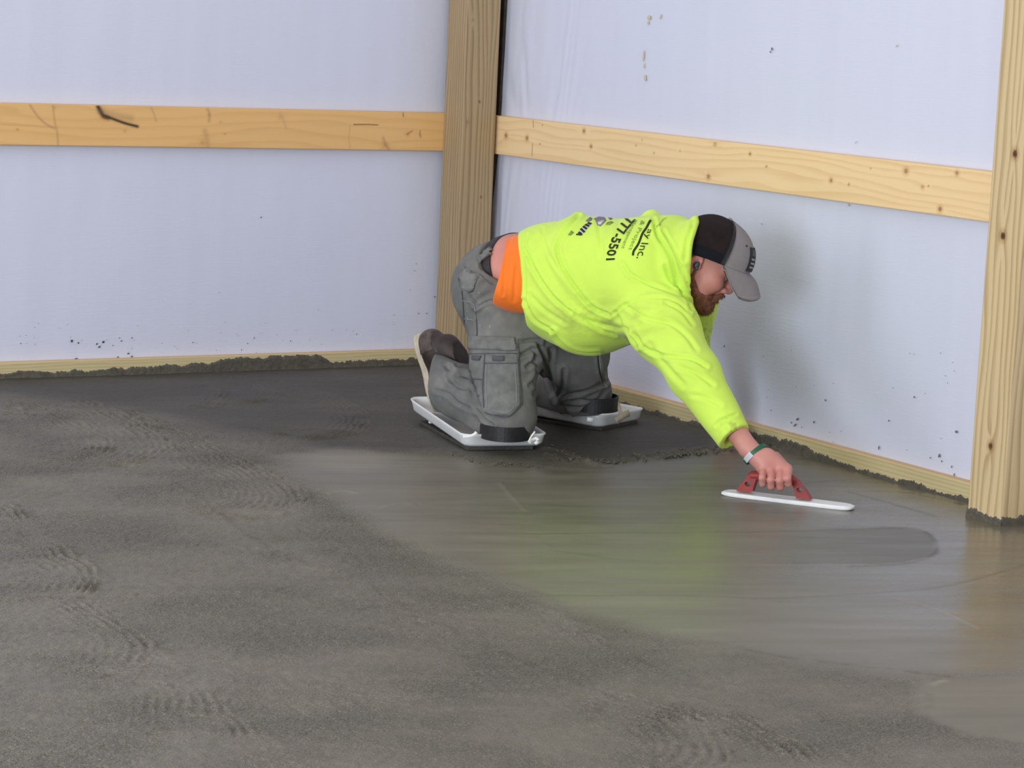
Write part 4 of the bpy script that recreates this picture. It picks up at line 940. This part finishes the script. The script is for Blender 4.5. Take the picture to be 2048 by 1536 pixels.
# brim
nS,nT=25,9; V=[]
for lay in (0,1):
    for i in range(nS):
        s=-1+2*i/(nS-1); a=capP(s*R_(70),math.pi/2,.001); la=local(a[None])[0]
        b_s=[0,.2,.4,.55,.7,.85,.95,1]; o_=np.array([np.interp(abs(s),b_s,[.210,.2085,.203,.193,.177,.148,.106,.074]),math.copysign(np.interp(abs(s),b_s,[0,.018,.036,.050,.062,.077,.088,.0905]),s),np.interp(abs(s),b_s,[.010,.008,.001,-.007,-.016,-.021,.004,.032])])
        for j in range(nT):
            t=j/(nT-1); q=la*(1-t)+o_*t; q[2]+=.010*math.sin(t*math.pi)*(1-s*s)-.004*math.sin(math.pi*t)*s*s
            q[2]-=.0032*lay; V.append(hd(*q))
k=nS*nT; F=[list(map(int,q)) for q in gridF(nS,nT)]; E=[]
for i in range(nS-1): E.append([i*nT+nT-1,i*nT+nT-1+k,(i+1)*nT+nT-1+k,(i+1)*nT+nT-1])
for j in range(nT-1): E.append([j,j+k,j+1+k,j+1]); o=(nS-1)*nT; E.append([o+j,o+j+1,o+j+1+k,o+j+k])
mkmesh('brim',V,F+[[i+k for i in q[::-1]] for q in F]+E,m_cg,cap)['label']='curved grey brim'
v,f=capgrid(-R_(31),R_(31),R_(50),R_(86),14,10,.0055,.0035); mkmesh('patch',v,f,mat('black_patch',(.014,.016,.02),.7,bump=.6,bscale=300,var=.3,vscale=200),cap)['label']='black rectangular patch with pale lines of text'
m_pt=mat('patch_thread',(.33,.33,.36),.8)
for t0,spans in ((66,((-27,-18),(-15,-6),(-3,12),(15,26))),(72,((-27,-14),(-10,4),(8,26))),(78,((-27,-20),(-17,-2),(2,9),(13,26)))):
    vs=[]
    for a,b in spans: vs.append(capgrid(R_(a),R_(b),R_(t0),R_(t0+2.6),6,2,.0065,.001))
    v,f=merge(*vs); mkmesh('patch_text',v,f,m_pt,cap)
v,f=capgrid(-R_(26),-R_(6),R_(53),R_(62),8,4,.0062,.001); mkmesh('patch_emblem',v,f,mat('patch_emblem',(.07,.08,.09),.8),cap)
def ball(c,r,ax=I3,n=12):
    bm=bmesh.new(); bmesh.ops.create_uvsphere(bm,u_segments=n,v_segments=n//2+2,radius=1); V=np.array([v.co[:] for v in bm.verts])*np.array(r)@np.array(ax)+c; bm.verts.index_update(); F=[[v.index for v in f.verts] for f in bm.faces]; bm.free(); return V,F
v,f=ball(capP(0,0,.002),(.007,.007,.004),AH); mkmesh('cap_button',v,f,m_cg,cap)
v,f=ball(capP(-R_(42),R_(50),.003),(.003,.003,.003),AH,8); mkmesh('eyelet',v,f,m_blk,cap)

# --- beard: shell over the jaw plus short hairs
bx=[-.03,.000,.007,.030,.048,.066,.085,.103,.115,.14]; bz=[.02,-.005,-.030,-.052,-.066,-.066,-.055,-.0385,-.0385,-.05]
def beard_f(p):
    q=local(p); d=head_f(p)-.0055-.005*(n3(p,80,3)-.5)
    lim=q[:,2]-np.interp(q[:,0],bx,bz)+.010*(n3(p,110,8)-.5)
    d=np.maximum(d,lim)
    mouth=el(hd(.108,0,-.0585),AH,(.022,.0235,.0068))(p); d=np.maximum(d,-mouth)
    d=np.maximum(d,-(q[:,0]+.002+.25*np.minimum(q[:,2]+.06,0))); d=np.maximum(d,-(q[:,2]+.132)); return d
lo=HC-.2; hi=HC+.2
Vv,Fv=surface(beard_f,lo,hi,.0032)
m_bd=mat('ginger_beard',(.24,.100,.058),.8,var=.45,vscale=90,bump=1,bscale=450,bdist=.004,spec=.2)
m_bd2=mat('ginger_hair',(.27,.115,.06),.6,var=.3,vscale=60)
beard=mkmesh('beard',Vv,Fv,m_bd,person); beard['label']='short ginger beard and moustache'
Nb=vnorm(Vv,Fv); sel=RNG.choice(len(Vv),3000); V=[];F=[]
for i in sel:
    p=Vv[i]-Nb[i]*.001; d=unit(Nb[i]*.7+(-Uh)*.6+Fh*.15+RNG.normal(0,.25,3)); l=.004+.006*RNG.random(); s=unit(np.cross(d,RNG.normal(0,1,3)))*.0007
    o=len(V); V+=[p-s,p+s,p+np.cross(d,s),p+d*l]; F+=[[o,o+1,o+3],[o+1,o+2,o+3],[o+2,o,o+3]]
hr_=mkmesh('beard_hair',V,F,m_bd2,beard); hr_['kind']='stuff'
# earbud
v1=ball(hd(-.004,-.0875,.001),(.009,.007,.0125),AH); v2=ball(hd(.001,-.091,-.006),(.005,.004,.006),AH); v,f=merge(v1,v2)
mkmesh('earbud',v,f,mat('dark_earbud',(.045,.05,.065),.3),person)['label']='dark grey wireless earbud'
# eyes
m_eye=mat('eye_white',(.55,.5,.47),.2)
for s in (-1,1):
    v,f=ball(hd(.0865,.032*s,.007),(.0103,.0115,.009),AH,14); mkmesh('eye',v,f,m_eye,person)
    
# --- wristband
wd_=unit(P(1545,950,7.10)-P(1480,875,7.14)); wc_=P(1511,908,7.125)
a_=unit(np.cross(wd_,FW)); b_=np.cross(wd_,a_)
v,f=ribbon(wc_,wd_,a_,b_,.0345,.0335,.012,.0035,48); wb=mkmesh('wristband',v,f,mat('green_band',(.006,.11,.052),.5),person,smooth=False); wb['label']='dark green wristband with a pale clasp'
an=P(1494,918,7.09)-wc_; ang=math.atan2(an@b_,an@a_)
v,f=ribbon(wc_,wd_,a_,b_,.036,.035,.016,.0035,12,phase=(ang-.42,ang+.42)); mkmesh('clasp',v,f,mat('pale_clasp',(.55,.58,.62),.35),wb,smooth=False)

# --- boots
m_lea=mat('dark_leather',(.032,.020,.018),.5,var=.5,vscale=30,bump=.3,bscale=120); m_lea2=mat('scuffed_leather',(.085,.062,.055),.65,var=.5,vscale=50,bump=.4,bscale=150)
m_sole=mat('cream_sole',(.52,.46,.36),.7,var=.15,vscale=50); m_lace=mat('leather_piping',(.17,.12,.10),.6)
def boot(heel,toe,N,name,label):
    X=unit(toe-heel); Z=unit(N-(N@X)*X); Y=np.cross(Z,X); A=[X,Y,Z]; Ln=np.linalg.norm(toe-heel)
    def b(x,y,z): return heel+X*x*Ln+Y*y+Z*z
    up=union([(rc(b(.12,0,.050),b(.30,0,.052),.036,.037),.03),(rc(b(.30,0,.050),b(.62,0,.042),.036,.038),.03),(rc(b(.62,0,.040),b(.84,0,.036),.040,.036),.03),(rc(b(.18,0,.055),b(.40,0,.135),.038,.040),.03),(rc(b(.40,0,.075),b(.22,0,.115),.026,.03),.03)],.03)
    cut=lambda p:np.maximum(np.maximum(up(p),-((p-heel)@Z-.020)),((p-heel)@Z-.150))
    V,F=surface(cut,heel-.36,heel+.36,.0046)
    o=mkmesh(name,V,F,m_lea,person); o['label']=label
    # sole: rounded outline slab
    xs=[];n=40
    for i in range(n):
        t=2*math.pi*i/n; x=.5-.5*math.cos(t); wdt=.040*(abs(math.sin(t))**.55)*(1-.22*math.exp(-((x-.42)/.18)**2)+.16*math.exp(-((x-.72)/.2)**2)); xs.append((x,math.copysign(wdt,math.sin(t)) if abs(math.sin(t))>1e-6 else 0))
    V=[];F=[]
    lv=[(.0,.94),(.003,1.0),(.012,1.0),(.013,.965),(.015,1.0),(.023,1.0),(.026,.95)]
    for z,sc in lv:
        for x,y in xs: V.append(b(.5+(x-.5)*sc*1.04,y*sc*1.05,z+.006*(x<.0)))
    for l in range(len(lv)-1):
        for i in range(n): F.append([l*n+i,l*n+(i+1)%n,(l+1)*n+(i+1)%n,(l+1)*n+i])
    F.append(list(range(n))[::-1]); F.append([(len(lv)-1)*n+i for i in range(n)])
    mkmesh('sole',V,F,m_sole,o)['label']='cream rubber wedge sole'
    # heel counter, collar piping
    hc=lambda p:np.maximum(np.maximum(np.maximum(up(p)-.0025,-((p-heel)@Z-.022)),((p-heel)@Z-.080)),((p-heel)@X-.24*Ln))
    V,F=surface(hc,heel-.2,heel+.2,.0046); mkmesh('heel_counter',V,F,m_lea2,o)['label']='scuffed brown heel counter'
    for (cx,cz,rr) in ((.27,.092,.0415),):
        pts=[b(cx,0,cz)+(X*math.cos(t)*rr*1.02+Y*math.sin(t)*rr)+Z*(.010*math.cos(t)) for t in np.linspace(0,2*math.pi,28)]
        v,f=tube(pts,.0028,6,cap=False); mkmesh('piping',v,f,m_lace,o)
    return o
sn=unit(-.50*RT+.86*FW)     # sole looks back, away from the shins
boot(P(834,672,8.24),P(886,838,8.22),-unit(-.80*RT+.60*FW),'work_boot','dark brown leather boot of the near leg')
boot(P(1005,700,8.62),P(1018,842,8.60),-unit(-.75*RT+.66*FW),'work_boot','dark brown leather boot of the far leg')

# ------------------------------------------------------------------ knee boards
m_foam=mat('beige_foam',(.42,.36,.27),.8,var=.2,vscale=40); m_cream=mat('cream_plastic',(.60,.56,.47),.5,var=.25,vscale=25); m_under=mat('gap_shade',(.045,.042,.036),.7,bump=.6,bscale=120,bdist=.004,var=.3,vscale=60)
def tray(name,c0,dx,dy,Lx,Ly,label,tilt=0,hgt=.042):
    """c0 = front corner at ground, dx along the short side, dy along the long side"""
    Z=np.array([0,0,1.]); rings=[]; 
    def outline(off,z,r,bow=0):
        pts=[]; xs0,xs1,ys0,ys1=-off,Lx+off,-off,Ly+off
        for cx,cy,a0 in ((xs1-r,ys0+r,-90),(xs1-r,ys1-r,0),(xs0+r,ys1-r,90),(xs0+r,ys0+r,180)):
            for k in range(6):
                a=math.radians(a0+k*18); x=cx+r*math.cos(a); y=cy+r*math.sin(a)
                zz=z+tilt*max(0,y/Ly-.55)**1.5*1.2+.012*max(0,(x/Lx)-.85)*0; pts.append(c0+dx*x+dy*y+Z*zz)
        # subdivide straight edges
        out=[]
        for i in range(len(pts)):
            a,b=pts[i],pts[(i+1)%len(pts)]; k=max(1,int(np.linalg.norm(b-a)/.05)); out+=[a+(b-a)*t/k for t in range(k)]
        return out
    prof=[(-.030,.004,.02),(-.012,.004,.025),(-.003,.012,.028),(.002,hgt-.008,.03),(.006,hgt,.03),(.004,hgt+.002,.03),(.0,hgt,.03),(-.004,hgt-.006,.028),(-.006,.016,.026),(-.014,.011,.022),(-.030,.010,.02)]
    R=[outline(o,z,r) for o,z,r in prof]; n=min(len(r) for r in R)
    # resample all to same count
    def res(r,n=96):
        r=np.array(r+[r[0]]); d=np.concatenate([[0],np.cumsum(np.linalg.norm(np.diff(r,axis=0),axis=1))]); t=np.linspace(0,d[-1],n,endpoint=False); return np.stack([np.interp(t,d,r[:,i]) for i in range(3)],1)
    n=96; R=[res(r) for r in R]; V=np.vstack(R); F=[list(map(int,q)) for q in gridF(len(R),n,wrapv=True)]; F.append(list(range(n))); F.append([(len(R)-1)*n+i for i in range(n)][::-1])
    bm=bmesh.new(); vs=[bm.verts.new(v) for v in V]; [bm.faces.new([vs[i] for i in q]) for q in F]; bmesh.ops.recalc_face_normals(bm,faces=bm.faces[:]); bm.verts.index_update(); F=[[v.index for v in q.verts] for q in bm.faces]; bm.free()
    o=mkmesh(name,V,F,m_wht,smooth=True); tag(o,label,cat='kneeboard'); return o
def local_strip(name,pts,wd,m,parent,th=.003,side=None):
    pts=np.array(smoothline(pts,5)); T=np.gradient(pts,axis=0); T/=np.linalg.norm(T,axis=1)[:,None]; s=unit(side if side is not None else UP); V=[]
    for p,t in zip(pts,T):
        b=unit(s-(s@t)*t); n=np.cross(t,b)
        for x,y in ((-.5,-.5),(.5,-.5),(.5,.5),(-.5,.5)): V.append(p+b*x*wd+n*y*th)
    F=[list(map(int,q)) for q in gridF(len(pts),4,wrapv=True)]+[[0,1,2,3],[(len(pts)-1)*4+i for i in (3,2,1,0)]]
    return mkmesh(name,V,F,m,parent)
zz=.008
cB=FL(925,898,zz); dxn=unit([.966,-.258,0]); dyn=unit([.258,.966,0]); dyn=unit([.20,.98,0]); dxn=np.array([dyn[1],-dyn[0],0])
kb1=tray('kneeboard',np.array([cB[0],cB[1],zz])+dxn*.006+dyn*.006,dxn,dyn,.262,.56,'white plastic kneeling tray under the near knee of the worker',tilt=.07)
def box_on(name,c0,dx,dy,x0,x1,y0,y1,z0,z1,m,parent,bev=.003):
    c=c0+dx*(x0+x1)/2+dy*(y0+y1)/2; c=np.array([c[0],c[1],(z0+z1)/2]); v,f=hexa(c,[dx,dy,[0,0,1]],(x1-x0,y1-y0,z1-z0),bev); return mkmesh(name,v,f,m,parent,smooth=False)
box_on('gap_shade_runner',cB,dxn,dyn,.018,.23,.012,.5,.0,zz+.004,m_under,kb1)['label']='dark runner standing in for the shaded gap underneath'  # dark block stands in for the shade in the gap under the tray
box_on('cross_rib',cB,dxn,dyn,.02,.235,.40,.412,zz+.01,zz+.045,m_wht,kb1)
kc=P(1012,868,7.74)
v,f=ribbon(np.array([*P(1010,870,7.745)[:2],.062]),np.array([0,0,1.]),unit(RT*[1,1,0]),unit(FW*[1,1,0]),.073,.092,.044,.004,48); st=mkmesh('knee_strap',v,f,m_blk,kb1,smooth=False); st['label']='black webbing strap round the near knee'
wdg=lambda nm,pl,w_,par,m=m_wht,sd=None: local_strip(nm,[P(*q) for q in pl],w_,m,par,side=sd)
wdg('loose_strap_end',[(926,874,7.62),(938,873,7.62),(949,869,7.62),(953,864,7.62)],.010,kb1)
wdg('loose_strap_end',[(1057,884,7.64),(1062,874,7.64),(1070,863,7.64)],.005,kb1)
wdg('loose_strap_end',[(1058,886,7.66),(1064,880,7.66),(1072,877,7.66),(1076,882,7.66),(1070,888,7.66)],.010,kb1)
cF=FL(1203,860,zz); dyf=unit([-.42,.907,0]); dxf=np.array([dyf[1],-dyf[0],0])
kb2=tray('kneeboard',np.array([cF[0],cF[1],zz])+dxf*.006+dyf*.006,dxf,dyf,.26,.52,'white plastic kneeling tray under the far knee of the worker, nearest the right wall',tilt=.05,hgt=.042)
box_on('gap_shade_runner',cF,dxf,dyf,.018,.24,.012,.46,.0,zz+.004,m_under,kb2)
v,f=ribbon(np.array([*P(1187,838,8.19)[:2],.092]),np.array([0,0,1.]),unit(RT*[1,1,0]),unit(FW*[1,1,0]),.073,.084,.046,.004,48); st=mkmesh('knee_strap',v,f,m_blk,kb2,smooth=False); st['label']='black webbing strap round the far knee'
wdg('strap_tab',[(1174,838,8.02),(1186,840,8.02)],.013,kb2)
wdg('foam_pad',[(1226,806,8.16),(1235,806,8.16),(1240,822,8.16),(1246,832,8.16)],.012,kb2,m_foam)
wdg('foam_pad',[(1232,842,8.10),(1246,832,8.12),(1258,826,8.14)],.022,kb2,m_foam)

# ------------------------------------------------------------------ hand float
fa=FL(1437,988,.006); fb=FL(1700,1020,.006); fd=unit(fb-fa); fs=np.array([-fd[1],fd[0],0]); fs=fs if fs@FW>0 else -fs; fz=np.array([0,0,1.])
Lf=np.linalg.norm(fb-fa); prof=[]
n=44; V=[]; 
for lay,(z,sc) in enumerate(((.001,.97),(.004,1.0),(.009,1.0),(.012,.95))):
    for i in range(n):
        t=2*math.pi*i/n; ct,s_=math.cos(t),math.sin(t); x=Lf/2+Lf/2*sc*math.copysign(abs(ct)**.28,ct); y=.036+.032*sc*math.copysign(abs(s_)**.45,s_); V.append(np.array([fa[0],fa[1],0])+fd*x+fs*y+fz*z)
F=[list(map(int,q)) for q in gridF(4,n,wrapv=True)]+[list(range(n))[::-1],[3*n+i for i in range(n)]]
hf=mkmesh('hand_float',V,F,m_wht,smooth=False); tag(hf,'white bladed hand float with a red handle held in the right hand of the worker',cat='trowel')
m_red=mat('red_plastic',(.30,.035,.03),.45,var=.15,vscale=50)
def fp(x,y,d=.036): # point on float mid line below pixel
    return P(x,y,0)
hy=.036
def along(px_x): # distance along the float under a pixel column
    ts=np.linspace(0,Lf,60); q=toPx(np.array([np.array([fa[0],fa[1],.01])+fd*t+fs*hy for t in ts])); return np.interp(px_x,q[:,0],ts)
def hp(t,z,y=hy): return np.array([fa[0],fa[1],0])+fd*t+fs*y+fz*z
a0,a1,a2,a3=along(1472),along(1506),along(1594),along(1626)
def leg(t0,t1,b0,b1,ztop):
    # flat web with sloping sides and a hole, extruded across the float
    out=[(t0,.016),(t1,.016),(b1,ztop-.006),(b1-.001,ztop),(b0,ztop)]; n=len(out)
    cx=(t0+t1+b0+b1)/4; cz=.016+(ztop-.016)*.50; m=20; ring=[]; hole=[]
    for i in range(m):
        an=2*math.pi*i/m; hole.append((cx+.009*math.cos(an),cz+.0065*math.sin(an)))
        # outer ring by ray to polygon
        d=np.array([math.cos(an),math.sin(an)]); best=1
        for j in range(n):
            p,q=np.array(out[j]),np.array(out[(j+1)%n]); e_=q-p; M_=np.array([[d[0],-e_[0]],[d[1],-e_[1]]])
            if abs(np.linalg.det(M_))<1e-12: continue
            s_,u_=np.linalg.solve(M_,p-np.array([cx,cz]))
            if s_>0 and -1e-6<=u_<=1+1e-6: best=s_; break
        ring.append((cx+d[0]*best,cz+d[1]*best))
    V=[hp(t,z,hy-.013) for t,z in ring]+[hp(t,z,hy-.013) for t,z in hole]+[hp(t,z,hy+.013) for t,z in ring]+[hp(t,z,hy+.013) for t,z in hole]
    F=[]
    for i in range(m):
        j=(i+1)%m; F+=[[i,j,m+j,m+i],[2*m+j,2*m+i,3*m+i,3*m+j],[j,i,2*m+i,2*m+j],[m+i,m+j,3*m+j,3*m+i]]
    return np.array(V),F
zt=.068
l1=leg(a0,a1,along(1497),along(1513),zt-.006); l2=leg(a2,a3,along(1583),along(1598),zt-.004)
h0=tube([hp(along(1495),zt-.014),hp(along(1503),zt-.006),hp(along(1520),zt-.003),hp(along(1560),zt-.003),hp(along(1582),zt-.004),hp(along(1592),zt-.012)],[.011,.0145,.0155,.0155,.0145,.011],14)
v,f=merge(l1,l2,h0); han=mkmesh('handle',v,f,m_red,hf,smooth=False); han['label']='red plastic handle with two pierced feet'
